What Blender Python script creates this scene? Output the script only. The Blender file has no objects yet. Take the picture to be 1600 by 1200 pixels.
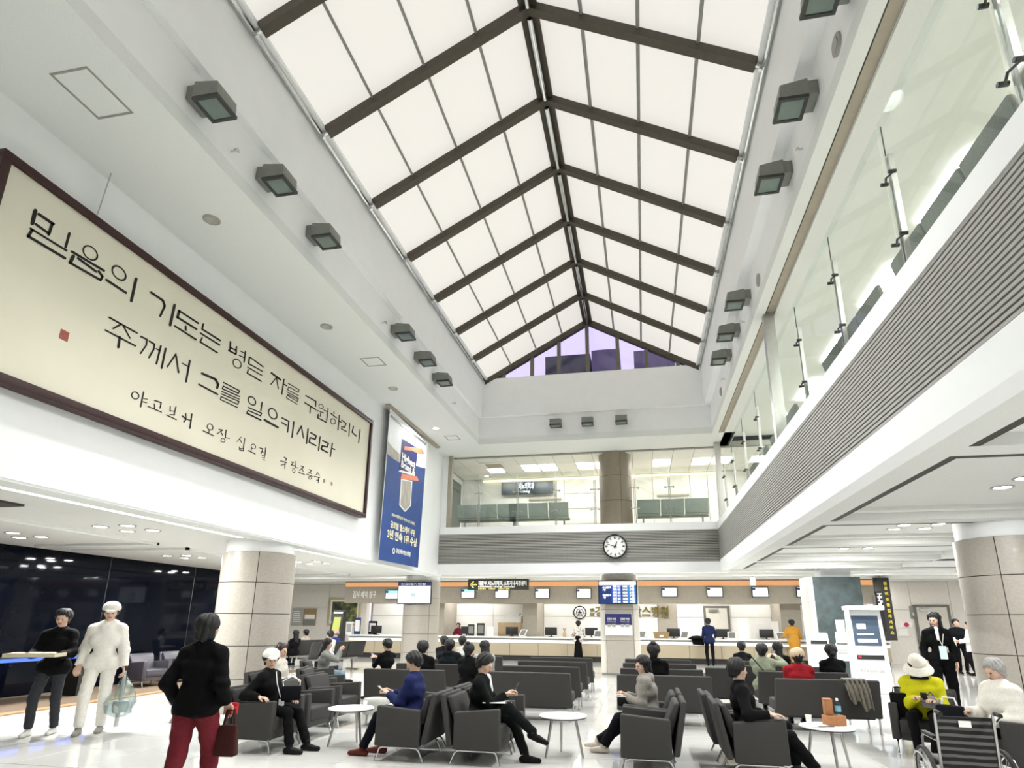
import bpy, bmesh, math, random
import numpy as np
from mathutils import Vector, Matrix
random.seed(7)
SC = bpy.context.scene
COL = SC.collection
# ------------------------------------------------------------------ camera
YAW, PIT, ROL, FPX, PCX, PCY, CH = -.19617, .26989, .007778, 938.3, 814.9, 710.9, 1.62
def cam_axes():
    cy, sy, cp, sp, cr, sr = math.cos(YAW), math.sin(YAW), math.cos(PIT), math.sin(PIT), math.cos(ROL), math.sin(ROL)
    f = np.array([sy*cp, cy*cp, sp]); r = np.array([cy, -sy, 0.]); u = np.cross(r, f)
    return cr*r+sr*u, -sr*r+cr*u, f
AX_R, AX_U, AX_F = cam_axes()
cam = bpy.data.cameras.new('camera'); camo = bpy.data.objects.new('camera', cam); COL.objects.link(camo)
m = Matrix.Identity(4)
for i in range(3):
    m[i][0], m[i][1], m[i][2] = AX_R[i], AX_U[i], -AX_F[i]
m[2][3] = CH
camo.matrix_world = m
cam.sensor_fit = 'HORIZONTAL'; cam.sensor_width = 36.0; cam.lens = FPX/1600*36
cam.shift_x = (800-PCX)/1600; cam.shift_y = (PCY-600)/1600; cam.clip_end = 200
SC.camera = camo
def ray(x, y):
    return AX_R*((x-PCX)/FPX) - AX_U*((y-PCY)/FPX) + AX_F
C0 = np.array([0, 0, CH])
def atz(x, y, z=0.): d = ray(x, y); return C0+d*(z-CH)/d[2]
def aty(x, y, Y): d = ray(x, y); return C0+d*Y/d[1]
def atx(x, y, X): d = ray(x, y); return C0+d*X/d[0]
# ------------------------------------------------------------------ world and exposure
SC.view_settings.view_transform = 'Standard'; SC.view_settings.look = 'None'
SC.view_settings.gamma = 1; SC.view_settings.use_curve_mapping = False
SC.view_settings.exposure = 0.56
W = bpy.data.worlds.new('dusk'); SC.world = W; W.use_nodes = True
W.node_tree.nodes['Background'].inputs[0].default_value = (.72, .68, .92, 1)
W.node_tree.nodes['Background'].inputs[1].default_value = 1.0
SC.cycles.use_adaptive_sampling = True; SC.cycles.adaptive_threshold = .05; SC.cycles.max_bounces = 7; SC.cycles.diffuse_bounces = 4; SC.cycles.glossy_bounces = 3
SC.cycles.transparent_max_bounces = 12; SC.cycles.sample_clamp_indirect = 4.0
SC.cycles.caustics_reflective = False; SC.cycles.caustics_refractive = False
# light levels: the hall's lamps, and the spots added at the unlit floodlights
SKY_E, DOWN_W, FLOOD_FILL_W, GAL_E = .495, 36., 405., 15.0
# ------------------------------------------------------------------ materials
def lin(c):
    if isinstance(c, str):
        c = tuple(int(c[i:i+2], 16)/255 for i in (0, 2, 4))
    return tuple((v/12.92 if v <= .04045 else ((v+.055)/1.055)**2.4) for v in c)
MATS = {}
def mat(name, col, rough=.5, metal=0., ns=0., na=0., bump=0., spec=.5, col2=None, stretch=None, coat=0.):
    if name in MATS: return MATS[name]
    M = bpy.data.materials.new(name); M.use_nodes = True
    nt = M.node_tree; b = nt.nodes['Principled BSDF']
    c = lin(col)
    b.inputs['Base Color'].default_value = (*c, 1); b.inputs['Roughness'].default_value = rough
    b.inputs['Metallic'].default_value = metal; b.inputs['Specular IOR Level'].default_value = spec
    if coat: b.inputs['Coat Weight'].default_value = coat
    if ns:
        tc = nt.nodes.new('ShaderNodeTexCoord'); n = nt.nodes.new('ShaderNodeTexNoise')
        n.inputs['Scale'].default_value = ns; n.inputs['Detail'].default_value = 4
        src = tc.outputs['Object']
        if stretch:
            mp = nt.nodes.new('ShaderNodeMapping'); mp.inputs['Scale'].default_value = stretch
            nt.links.new(src, mp.inputs[0]); src = mp.outputs[0]
        nt.links.new(src, n.inputs['Vector'])
        r = nt.nodes.new('ShaderNodeValToRGB')
        c2 = lin(col2) if col2 else tuple(v*(1-na) for v in c)
        r.color_ramp.elements[0].position = .35; r.color_ramp.elements[1].position = .65
        r.color_ramp.elements[0].color = (*c2, 1); r.color_ramp.elements[1].color = (*c, 1)
        nt.links.new(n.outputs['Fac'], r.inputs[0]); nt.links.new(r.outputs[0], b.inputs['Base Color'])
        if bump:
            bp = nt.nodes.new('ShaderNodeBump'); bp.inputs['Strength'].default_value = bump
            bp.inputs['Distance'].default_value = .01
            nt.links.new(n.outputs['Fac'], bp.inputs['Height']); nt.links.new(bp.outputs[0], b.inputs['Normal'])
    MATS[name] = M
    return M
def emis(name, col, e):
    if name in MATS: return MATS[name]
    M = bpy.data.materials.new(name); M.use_nodes = True; nt = M.node_tree; b = nt.nodes['Principled BSDF']
    b.inputs['Base Color'].default_value = (*[v*.35 for v in lin(col)], 1); b.inputs['Roughness'].default_value = .6
    b.inputs['Emission Color'].default_value = (*lin(col), 1); b.inputs['Emission Strength'].default_value = e
    MATS[name] = M
    return M
def glass(name, tint, fac=.08, rough=0.02):
    M = bpy.data.materials.new(name); M.use_nodes = True; nt = M.node_tree; nt.nodes.clear()
    o = nt.nodes.new('ShaderNodeOutputMaterial'); mx = nt.nodes.new('ShaderNodeMixShader')
    t = nt.nodes.new('ShaderNodeBsdfTransparent'); g = nt.nodes.new('ShaderNodeBsdfGlossy')
    mx.inputs[0].default_value = fac
    t.inputs[0].default_value = (*lin(tint), 1); g.inputs['Roughness'].default_value = rough
    g.inputs['Color'].default_value = (.9, .95, .93, 1)
    nt.links.new(t.outputs[0], mx.inputs[1]); nt.links.new(g.outputs[0], mx.inputs[2]); nt.links.new(mx.outputs[0], o.inputs[0])
    MATS[name] = M
    return M
WHITE = mat('wall_paint', 'F6F8F8', .6, ns=3, na=.02)
SOFF = mat('soffit_paint', 'EBEEEB', .8, ns=60, na=.05)
CEIL = mat('lower_ceiling_paint', 'DFE0DC', .8, ns=40, na=.05)
TAUPE = mat('taupe_panel', 'A79F90', .6, ns=8, na=.08)
STONE = mat('column_stone', 'AFA99E', .35, ns=25, na=.10, coat=.15)
STONE_D = mat('upper_column_stone', '8F8474', .45, ns=25, na=.12)
BRONZE = mat('bronze_rafter', '4A4336', .55, ns=10, na=.15)
PURLIN = mat('grey_purlin', '8E8C85', .6, ns=10, na=.1)
CHROME = mat('chrome', 'D8DAD8', .18, 1., ns=6, na=.05)
STEEL = mat('brushed_steel', 'B9BAB6', .35, 1., ns=30, na=.08)
SLAT = mat('grey_slat', 'A9A8A3', .55, ns=12, na=.08)
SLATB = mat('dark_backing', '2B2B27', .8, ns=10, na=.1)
BLACKM = mat('black_metal', '191918', .5, ns=20, na=.2)
DARKSLOT = mat('dark_slot', '3A3832', .7, ns=10, na=.1)
LAMPG = mat('lamp_grey_metal', '83857F', .45, .2, ns=20, na=.1)
LAMPD = mat('lamp_dark_frame', '303431', .5, ns=20, na=.1)
LAMPGL = mat('lamp_glass', '76847E', .12, ns=3, na=.15)
FABRIC = mat('grey_upholstery', '403F3D', .75, ns=260, na=.25, bump=.15, spec=.2)
FABRIC_D = mat('dark_upholstery', '3A3A39', .75, ns=260, na=.25, bump=.15)
BLACKGL = mat('black_glass', '070A12', .05, spec=.10, ns=2, na=.2)
SCREENW = emis('screen_white', 'F4F8FA', 1.0)
WHITEPL = mat('white_plastic', 'F1F2F0', .35, ns=5, na=.02)
PAPER = mat('paper', 'F3F2EC', .7, ns=20, na=.03)
TAN = mat('tan_counter_panel', 'B3A68C', .5, ns=40, na=.08)
WOOD = mat('light_wood', 'C9AE88', .5, ns=6, na=.15, stretch=(1, 12, 1))
INK = mat('black_ink', '12100D', .7, ns=20, na=.2)
WTXT = mat('white_lettering', 'F6F6F2', .5, ns=20, na=.02)
GOLD = mat('gold_lettering', '8E7F3C', .35, .6, ns=20, na=.15)
YELT = emis('yellow_lettering', 'D9C23A', .7)
NAVY = mat('navy_print', '1D3A78', .5, ns=6, na=.1)
MARBLE = mat('white_marble', 'ECEAE4', .25, ns=1.6, na=.12, stretch=(1, 1, 2))
# ------------------------------------------------------------------ mesh helpers
class MB:
    def __init__(s): s.v = []; s.f = []; s.mi = []; s.cur = 0
    def add(s, vs, fs):
        n = len(s.v); s.v += [tuple(map(float, q)) for q in vs]
        for f in fs: s.f.append([i+n for i in f]); s.mi.append(s.cur)
        return s
    def box(s, x0, x1, y0, y1, z0, z1):
        return s.hexa([(x0,y0,z0),(x1,y0,z0),(x1,y1,z0),(x0,y1,z0),(x0,y0,z1),(x1,y0,z1),(x1,y1,z1),(x0,y1,z1)])
    def hexa(s, p):
        return s.add(p, [(3,2,1,0),(4,5,6,7),(0,1,5,4),(1,2,6,5),(2,3,7,6),(3,0,4,7)])
    def cbox(s, c, sx, sy, sz): return s.box(c[0]-sx/2, c[0]+sx/2, c[1]-sy/2, c[1]+sy/2, c[2]-sz/2, c[2]+sz/2)
    def prism(s, poly, ax, a, b):
        """polygon in the two other axes, extruded along axis ax from a to b"""
        def P(q, t):
            return (t, q[0], q[1]) if ax == 0 else ((q[0], t, q[1]) if ax == 1 else (q[0], q[1], t))
        n = len(poly); vs = [P(q, a) for q in poly]+[P(q, b) for q in poly]
        fs = [list(range(n))[::-1], list(range(n, 2*n))]+[(i, (i+1) % n, n+(i+1) % n, n+i) for i in range(n)]
        return s.add(vs, fs)
    def tube(s, pts, r, n=8, r2=None, cap=True):
        pts = [np.array(p, float) for p in pts]; k = len(pts); rings = []
        prev = None
        for i, p in enumerate(pts):
            d = pts[min(i+1, k-1)]-pts[max(i-1, 0)]; d = d/(np.linalg.norm(d)+1e-9)
            if prev is None:
                h = np.array([0, 0, 1.]) if abs(d[2]) < .9 else np.array([1., 0, 0])
                u = np.cross(d, h)
            else:
                u = prev-d*(prev@d)
            u /= np.linalg.norm(u); w = np.cross(d, u); prev = u
            rr = r if r2 is None else r+(r2-r)*i/(k-1)
            rings.append([p+rr*(math.cos(2*math.pi*j/n)*u+math.sin(2*math.pi*j/n)*w) for j in range(n)])
        vs = [q for R_ in rings for q in R_]; fs = []
        for i in range(k-1):
            for j in range(n):
                fs.append((i*n+j, i*n+(j+1) % n, (i+1)*n+(j+1) % n, (i+1)*n+j))
        if cap: fs += [list(range(n))[::-1], list(range((k-1)*n, k*n))]
        return s.add(vs, fs)
    def lathe(s, prof, c=(0, 0, 0), n=24, ax=2, a0=0., a1=2*math.pi):
        full = abs(a1-a0-2*math.pi) < 1e-6; m_ = n if full else n+1; vs = []
        for (r, h) in prof:
            for j in range(m_):
                t = a0+(a1-a0)*j/n
                q = (r*math.cos(t), r*math.sin(t), h)
                if ax == 1: q = (q[0], h, q[1])
                if ax == 0: q = (h, q[0], q[1])
                vs.append((q[0]+c[0], q[1]+c[1], q[2]+c[2]))
        fs = []
        for i in range(len(prof)-1):
            for j in range(n):
                j2 = (j+1) % m_
                fs.append((i*m_+j, i*m_+j2, (i+1)*m_+j2, (i+1)*m_+j))
        return s.add(vs, fs)
    def disc(s, c, r, n=20, ax=2, t=.01):
        return s.lathe([(0.0001, -t/2), (r, -t/2), (r, t/2), (0.0001, t/2)], c, n, ax)
    def mesh(s, name, mats, smooth=False, bevel=0., seg=2):
        me = bpy.data.meshes.new(name); me.from_pydata(s.v, [], s.f)
        if not isinstance(mats, (list, tuple)): mats = [mats]
        for q in mats: me.materials.append(q)
        if len(mats) > 1: me.polygons.foreach_set('material_index', s.mi)
        bm = bmesh.new(); bm.from_mesh(me)
        bmesh.ops.recalc_face_normals(bm, faces=bm.faces)
        if bevel:
            bmesh.ops.remove_doubles(bm, verts=bm.verts, dist=1e-5)
            es = [e for e in bm.edges if len(e.link_faces) == 2 and e.calc_face_angle(0) > .5]
            bmesh.ops.bevel(bm, geom=es, offset=bevel, segments=seg, affect='EDGES', profile=.5, clamp_overlap=True)
        bm.to_mesh(me); bm.free()
        if smooth or bevel:
            me.polygons.foreach_set('use_smooth', [True]*len(me.polygons))
            if bevel or smooth:
                try: me.set_sharp_from_angle(angle=math.radians(40))
                except Exception: pass
        me.update()
        return me
    def obj(s, name, mats, parent=None, **k):
        o = bpy.data.objects.new(name, s.mesh(name, mats, **k)); COL.objects.link(o)
        if parent is not None: o.parent = parent
        return o
def tag(o, label=None, cat=None, group=None, kind=None):
    if label: o['label'] = label
    if cat: o['category'] = cat
    if group: o['group'] = group
    if kind: o['kind'] = kind
    return o
def thing(name, label, cat, loc=(0, 0, 0), rz=0., group=None):
    o = bpy.data.objects.new(name, None); COL.objects.link(o); o.empty_display_size = .1
    o.location = loc; o.rotation_euler = (0, 0, rz)
    return tag(o, label, cat, group)
def struct(o, label=None): o['kind'] = 'structure'; return tag(o, label) if label else o
def bxo(name, m_, x0, x1, y0, y1, z0, z1, parent=None, bevel=0.):
    return MB().box(x0, x1, y0, y1, z0, z1).obj(name, m_, parent, bevel=bevel)
def part(name, me, parent, loc=(0, 0, 0), rot=(0, 0, 0), scale=(1, 1, 1)):
    o = bpy.data.objects.new(name, me); COL.objects.link(o); o.parent = parent
    o.location = loc; o.rotation_euler = rot; o.scale = scale
    return o
def copy_tree(o, parent=None):
    c = o.copy(); COL.objects.link(c); c.parent = parent
    for ch in [q for q in o.children]: copy_tree(ch, c)
    return c
def lamp_area(name, loc, size, power, col=(1, 1, 1), rot=(0, 0, 0), parent=None, spread=math.pi, shape='DISK', sy=None):
    l = bpy.data.lights.new(name, 'AREA'); l.shape = shape; l.size = size
    if sy: l.shape = 'RECTANGLE'; l.size_y = sy
    l.energy = power; l.color = col; l.spread = spread
    o = bpy.data.objects.new(name, l); COL.objects.link(o); o.location = loc; o.rotation_euler = rot
    if parent is not None: o.parent = parent
    return o
# writing: collected here, turned into meshes in one go at the end
TXT = []
def text(name, body, size, mw, m_, parent, bold=0., w=None, align='LEFT', ext=.002):
    TXT.append((name, body, size, mw, m_, parent, bold, w, align, ext))
def flush_text():
    tmp = []
    for (name, body, size, mw, m_, parent, bold, w, align, ext) in TXT:
        c = bpy.data.curves.new(name, 'FONT'); c.body = body; c.size = size; c.offset = bold*size; c.extrude = ext
        c.align_x = align; c.resolution_u = 2
        o = bpy.data.objects.new(name+'_src', c); COL.objects.link(o); tmp.append(o)
    bpy.context.view_layer.update()
    dg = bpy.context.evaluated_depsgraph_get()
    for o, (name, body, size, mw, m_, parent, bold, w, align, ext) in zip(tmp, TXT):
        me = bpy.data.meshes.new_from_object(o.evaluated_get(dg)); me.name = name
        me.materials.clear(); me.materials.append(m_)
        q = bpy.data.objects.new(name, me); COL.objects.link(q)
        sx = 1.
        if w and len(me.vertices):
            xs = [v.co.x for v in me.vertices]; sx = w/max(1e-4, max(xs)-min(xs))
        q.parent = parent
        q.matrix_local = mw @ Matrix.Diagonal((sx, 1, 1, 1))
    for o in tmp:
        c = o.data; bpy.data.objects.remove(o); bpy.data.curves.remove(c)
def frame(loc, right, up):
    """matrix whose local x runs along right and local y along up"""
    r = Vector(right).normalized(); u = Vector(up).normalized(); n = r.cross(u)
    M = Matrix.Identity(4)
    for i in range(3): M[i][0], M[i][1], M[i][2], M[i][3] = r[i], u[i], n[i], loc[i]
    return M
# ================================================================== STRUCTURE
XL, XR, YB, YN = -6.75, 2.40, 19.6, -5.0          # hall: left wall, right balcony edge, back balcony edge, rear end
ZS = 7.25                                          # upper soffit
# ---- floor and its tiles
JOINT = mat('floor_joint', '9E9A8E', .35, ns=10, na=.1)
TILE = mat('floor_tile', 'D0D0CB', .07, ns=1.3, na=.07, spec=.55)
floor = struct(bxo('floor', TILE, -22, 17, YN, 32, -.3, 0), 'polished cream stone floor of the waiting hall')
T0 = .9
tme = MB().box(.004, T0-.004, .004, T0-.004, 0, .004).mesh('floor_tile', TILE, bevel=.0015, seg=1)
jo = bxo('joint_bed', JOINT, -9.0, 5.4, 6.3, 18.0, -.001, .0015, floor)
for i in range(16):
    for j in range(13):
        part('tile', tme, floor, (-9.0+i*T0, 6.3+j*T0, 0))
CARPET = mat('brown_carpet', '6F5D49', .95, ns=90, na=.4, bump=.3)
CARPE = mat('tan_carpet_border', '9A7B57', .9, ns=90, na=.3)
cp = struct(bxo('floor_carpet', CARPET, -13.0, -10.95, YN, 19, 0, .02), 'brown carpet strip along the black glass wall')
bxo('border', CARPE, -10.95, -10.72, YN, 14.6, 0, .024, cp)
# ---- upper left wall, soffits
wl = struct(bxo('wall_left', WHITE, XL-.35, XL, YN, 20.0, 3.08, 9.4), 'tall white left wall of the hall')
bxo('underside_trim', SOFF, XL-.36, XL-.01, YN, 20, 3.05, 3.08, wl)
LINE = emis('cove_line', 'FFF8EC', 4.)
for y0, y1 in ((5.2, 9.85), (11.6, 15.2)):
    bxo('light_line', LINE, XL-.52, XL-.42, y0, y1, 3.06, 3.09, wl)
ce = struct(bxo('ceiling_soffit_left', SOFF, XL, -5.12, YN, 20, ZS, ZS+.2), 'grey soffit above the calligraphy panel')
# hatch frames in the left soffit
HATCH = mat('hatch_line', '9C9A90', .7, ns=10, na=.1)
for (cx, cy, sx, sy) in ((-5.77, 4.35, .48, .62), (-5.75, 11.64, .45, .45), (-5.75, 17.57, .42, .45)):
    b = MB(); t = .025; x0, x1, y0, y1 = cx-sx/2, cx+sx/2, cy-sy/2, cy+sy/2; z0, z1 = ZS-.006, ZS+.01
    b.box(x0, x1, y0, y0+t, z0, z1).box(x0, x1, y1-t, y1, z0, z1).box(x0, x0+t, y0+t, y1-t, z0, z1).box(x1-t, x1, y0+t, y1-t, z0, z1)
    b.obj('access_hatch', HATCH, ce)
cb = struct(bxo('ceiling_soffit_back', SOFF, -5.12, 3.0, 18.45, 20.0, ZS, ZS+.2), 'grey soffit strip above the upper back gallery')
cr = struct(MB().box(2.32, 2.50, YN, 18.45, ZS, ZS+.2).box(2.68, 3.02, YN, 20, ZS, ZS+.2).box(2.5, 2.68, YN, 20, ZS+.12, ZS+.2).obj('ceiling_soffit_right', SOFF), 'grey soffit above the right gallery with a shutter slot')
bxo('shutter_slot', TAUPE, 2.53, 2.68, YN, 19.5, ZS+.05, ZS+.12, cr)
bxo('slot_line', BLACKM, 2.50, 2.53, YN, 19.5, ZS+.03, ZS+.12, cr)
# shutter guide posts on the right gallery
for gy in (11.0, 19.55):
    g = MB().box(2.47, 2.53, gy-.08, gy+.08, 4.69, ZS).box(2.53, 2.66, gy-.08, gy-.03, 4.69, ZS).box(2.53, 2.66, gy+.03, gy+.08, 4.69, ZS)
    o = g.obj('shutter_guide', STEEL)
    tag(o, 'steel shutter guide post in the middle of the right gallery' if gy < 15 else 'steel shutter guide post at the back corner of the right gallery', 'guide rail')
# ---- ring walls under the skylight
wr = MB().box(-5.32, -5.12, YN, 18.65, ZS+.2, 8.16).box(-5.32, -5.01, YN, 18.65, 8.16, 9.5)
struct(wr.obj('wall_ring_left', WHITE), 'white upper fascia on the left below the skylight')
wr = MB().box(2.32, 2.6, YN, 18.65, ZS+.2, 8.16).box(2.13, 2.6, YN, 18.65, 8.16, 9.5)
struct(wr.obj('wall_ring_right', WHITE), 'white upper fascia on the right below the skylight')
wr = MB().box(-5.12, 2.32, 18.45, 18.65, ZS+.2, 8.16).box(-5.01, 2.13, 18.36, 18.65, 8.16, 9.5)
struct(wr.obj('wall_ring_back', WHITE), 'white upper fascia at the back below the gable window')
struct(bxo('wall_rear', WHITE, -22, 17, YN-.2, YN, 0, 12.5), 'plain white wall behind the viewer')
struct(bxo('ceiling_rear', WHITE, -5.12, 2.32, YN, -1.7, 9.5, 9.7), 'flat white ceiling behind the viewer')
struct(MB().prism([(-5.3, 9.5), (2.6, 9.5), (-1.42, 11.75)], 1, -1.9, -1.7).obj('wall_rear_gable', WHITE))
# ---- skylight
SKX0, SKX1, RX, RZ, GZ, BAY = -4.93, 2.06, -1.42, 11.47, 9.52, 1.8333
sky = thing('skylight', 'long pitched skylight of glowing cream panels between dark rafters', 'skylight')
PANEL = emis('luminous_panel', 'F5F1EA', SKY_E)
yb = [18.45-BAY*i for i in range(12)]
for side in (0, 1):
    ex = SKX0 if side == 0 else SKX1
    d = np.array([RX-ex, 0, RZ-GZ]); L = np.linalg.norm(d); d /= L
    n = np.array([-d[2], 0, d[0]]) * (1 if side == 0 else -1)   # outward (up)
    w = L/4
    pb = MB(); a = .02
    P = lambda u, y, h: tuple(d*u+n*h+np.array([0, y, 0]))
    pb.hexa([P(a, 0, .0), P(w-a, 0, .0), P(w-a, BAY, .0), P(a, BAY, .0), P(a, 0, .03), P(w-a, 0, .03), P(w-a, BAY, .03), P(a, BAY, .03)])
    pm = pb.mesh('panel', PANEL)
    lb = MB(); lb.hexa([P(-.018, 0, -.05), P(.018, 0, -.05), P(.018, BAY, -.05), P(-.018, BAY, -.05), P(-.025, 0, .02), P(.025, 0, .02), P(.025, BAY, .02), P(-.025, BAY, .02)])
    lm = lb.mesh('purlin', PURLIN)
    rb = MB(); hw, dep = .075, .16
    rb.hexa([P(.06, -hw, -dep), P(L, -hw, -dep), P(L, hw, -dep), P(.06, hw, -dep), P(.06, -hw, -.01), P(L, -hw, -.01), P(L, hw, -.01), P(.06, hw, -.01)])
    rm = rb.mesh('rafter', BRONZE)
    bk = MB(); bk.tube([P(-.05, 0, -.1), P(.08, 0, -.1)], .035, 8).tube([P(-.03, 0, -.16), P(-.03, 0, -.02)], .03, 8)
    bkm = bk.mesh('bracket', CHROME, smooth=True)
    for i in range(11):
        y = yb[i+1]
        for k in range(4):
            q = d*(w*k); part('panel', pm, sky, (ex+q[0], y, GZ+q[2]))
            if k: part('purlin', lm, sky, (ex+q[0], y, GZ+q[2]))
        r_ = part('rafter', rm, sky, (ex, yb[i+1], GZ)); part('bracket', bkm, r_)
    gx = ex+(.02 if side else -.02)
    MB().tube([(gx, -1.7, GZ-.05), (gx, 18.4, GZ-.05)], .035, 8).obj('gutter_tube', CHROME, sky, smooth=True)
    MB().hexa([(ex-.08, -1.7, GZ-.03), (ex+.08, -1.7, GZ-.03), (ex+.08, 18.4, GZ-.03), (ex-.08, 18.4, GZ-.03), (ex-.08, -1.7, GZ+.03), (ex+.08, -1.7, GZ+.03), (ex+.08, 18.4, GZ+.03), (ex-.08, 18.4, GZ+.03)]).obj('gutter_trim', WHITE, sky)
MB().prism([(RX-.15, RZ-.17), (RX, RZ-.10), (RX+.15, RZ-.17), (RX+.15, RZ-.03), (RX, RZ+.05), (RX-.15, RZ-.03)], 1, -1.7, 18.45).obj('ridge_beam', BRONZE, sky)
for i in range(11):
    MB().tube([(RX, yb[i+1]+.1, RZ-.2), (RX, yb[i]-.1, RZ-.2)], .045, 10).obj('ridge_tube', CHROME, sky, smooth=True)
# ---- gable window
gw = struct(MB().box(SKX0, SKX1, 18.37, 18.6, GZ-.06, GZ+.01).obj('window_1', WHITE), 'triangular gable window at the far end of the skylight, dusk outside')
GY = 18.45
MUL = [aty(px, 560, GY)[0] for px in (787.7, 831.5, 873.5, 918, 965.4, 1010, 1058.6)]
def gz(x): return GZ+(RZ-GZ)*((x-SKX0)/(RX-SKX0) if x < RX else (SKX1-x)/(SKX1-RX))
OLIVE = mat('olive_mullion', '6E6A5C', .5, ns=10, na=.1)
for x in MUL:
    MB().box(x-.06, x+.06, GY-.06, GY+.04, GZ, gz(x)-.08).obj('mullion', OLIVE, gw)
for a, b_ in ((SKX0, RX), (RX, SKX1)):
    za, zb = gz(a), gz(b_)
    MB().hexa([(a, GY-.1, za-.2), (b_, GY-.1, zb-.2), (b_, GY+.08, zb-.2), (a, GY+.08, za-.2), (a, GY-.1, za+.02), (b_, GY-.1, zb+.02), (b_, GY+.08, zb+.02), (a, GY+.08, za+.02)]).obj('gable_beam', BRONZE, gw)
GGL = glass('gable_glass', 'F2EEFA', .03, .1)
xs = [SKX0]+MUL+[SKX1]
for a, b_ in zip(xs[:-1], xs[1:]):
    pts = [(a, GZ), (b_, GZ), (b_, gz(b_))]+([(RX, RZ)] if a < RX < b_ else [])+([(a, gz(a))] if gz(a) > GZ+.01 else [])
    if gz(b_) < GZ+.01: pts.pop(2)
    MB().prism(pts, 1, GY+.0, GY+.02).obj('pane', GGL, gw)
ROOFG = mat('dusk_roof', '6A6474', .8, ns=2, na=.3)
ROOFD = mat('dusk_dark_block', '3C4040', .8, ns=2, na=.3)
for nm, lab, x0, x1, yt, m_ in (('roof_block', 'dark rooftop plant block seen through the middle gable panes', 852, 922, 558, ROOFD), ('roof_block', 'grey rooftop block right of the dark one in the gable window', 924, 968, 548, ROOFG), ('rooftop_wall', 'pale rooftop parapet seen through the right gable panes', 990, 1054, 549, ROOFG)):
    a_, c_ = aty(x0, yt, 24), aty(x1, yt, 24)
    o = MB().box(a_[0], c_[0], 24, 26, 8, a_[2]).box(a_[0]+.2, c_[0]-.2, 24.3, 25.7, a_[2], a_[2]+.15).obj(nm, m_); tag(o, lab, 'building')
struct(bxo('ceiling_back_roof', ROOFG, -9, 9, 20.0, 31, 7.9, 8.0), 'flat roof outside above the back gallery')
# ---- balconies: right and back
GALL = mat('gallery_floor', 'CFCBBE', .3, ns=4, na=.05)
br = struct(MB().box(2.44, 12, YN, 19.6, 3.42, 4.66).box(2.40, 2.60, YN, 19.6, 4.45, 4.69).box(2.40, 2.62, YN, 19.6, 3.17, 3.5).obj('wall_balcony_right', WHITE), 'white edge of the right gallery')
bb = struct(MB().box(-7.1, 12, 19.64, 31, 3.42, 4.66).box(-6.72, 2.40, 19.60, 19.8, 4.45, 4.69).box(-7.1, 2.6, 19.60, 19.8, 3.12, 3.45).obj('wall_balcony_back', WHITE), 'white edge of the back gallery')
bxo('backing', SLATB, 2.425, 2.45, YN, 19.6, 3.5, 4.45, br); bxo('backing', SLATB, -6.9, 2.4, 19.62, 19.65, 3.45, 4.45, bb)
NS = 20; ph = .95/NS
sm = MB().box(0, .03, 0, 24.6, 0, ph*.6).mesh('slat', SLAT); sm2 = MB().box(0, 9.3, 0, .03, 0, ph*.62).mesh('slat', SLAT)
for i in range(NS):
    part('slat', sm, br, (2.405, YN, 3.5+ph*(i+.2))); part('slat', sm2, bb, (-6.9, 19.60, 3.45+1.0/NS*(i+.2)), scale=(1, 1, 1.05))
bxo('floor_finish', GALL, 2.6, 12, YN, 19.6, 4.66, 4.68, br); bxo('floor_finish', GALL, -7.1, 12, 19.8, 31, 4.66, 4.68, bb)
# ---- ground-floor ceilings
cl = struct(MB().box(-22, XL-.35, YN, 20.0, 3.1, 3.3).obj('ceiling_lower_left', CEIL), 'low grey ceiling on the left with groups of round lamps')
for (x0, x1, y0, y1) in ((-12.6, -9.6, 5.5, 10.6), (-12.6, -9.6, 11.4, 19)):
    MB().box(x0, x1, y0, y0+.06, 3.05, 3.1).box(x0, x1, y1-.06, y1, 3.05, 3.1).box(x1-.06, x1, y0, y1, 3.05, 3.1).obj('ceiling_rib', SOFF, cl)
bxo('dark_duct', DARKSLOT, -9.6, -8.2, 4.2, 6.6, 3.07, 3.1, cl)
ck = struct(MB().box(-22, 17, 20.0, 32, 3.36, 3.42).obj('ceiling_lower_back', CEIL), 'low white ceiling in front of the reception desk')
RIB = mat('ceiling_white_rib', 'F4F4F0', .6, ns=10, na=.02)
for y in (21.4, 23.4, 25.2):
    bxo('ceiling_rib', RIB, -21.5, 16, y, y+.16, 3.27, 3.36, ck)
cg = MB().box(2.6, 3.0, YN, 19.6, 3.2, 3.42)
TR = [(-4.0, 1.2), (1.6, 6.0), (6.35, 10.35), (10.75, 13.6), (14.0, 17.0), (17.4, 19.4)]
edges = [YN]+[v for t in TR for v in t]+[19.6]
for a, b_ in zip(edges[0::2], edges[1::2]): cg.box(3.0, 12, a, b_, 3.2, 3.42)
cg.box(7.4, 12, YN, 19.6, 3.2, 3.42)
cg = struct(cg.obj('ceiling_lower_right', CEIL), 'low grey ceiling with recessed trays under the right gallery')
STEP = mat('tray_step', 'EDEDE8', .6, ns=10, na=.02)
for a, b_ in TR:
    bxo('tray', CEIL, 3.0, 7.4, a, b_, 3.38, 3.42, cg)
    MB().box(3.0, 3.10, a, b_, 3.2, 3.38).box(3.1, 7.4, a, a+.1, 3.2, 3.38).obj('tray_slot', DARKSLOT, cg)
    MB().box(3.1, 3.32, a+.1, b_, 3.32, 3.38).box(3.32, 7.4, a+.1, a+.32, 3.32, 3.38).box(3.32, 7.4, b_-.2, b_, 3.32, 3.38).obj('tray_step', STEP, cg)
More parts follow.
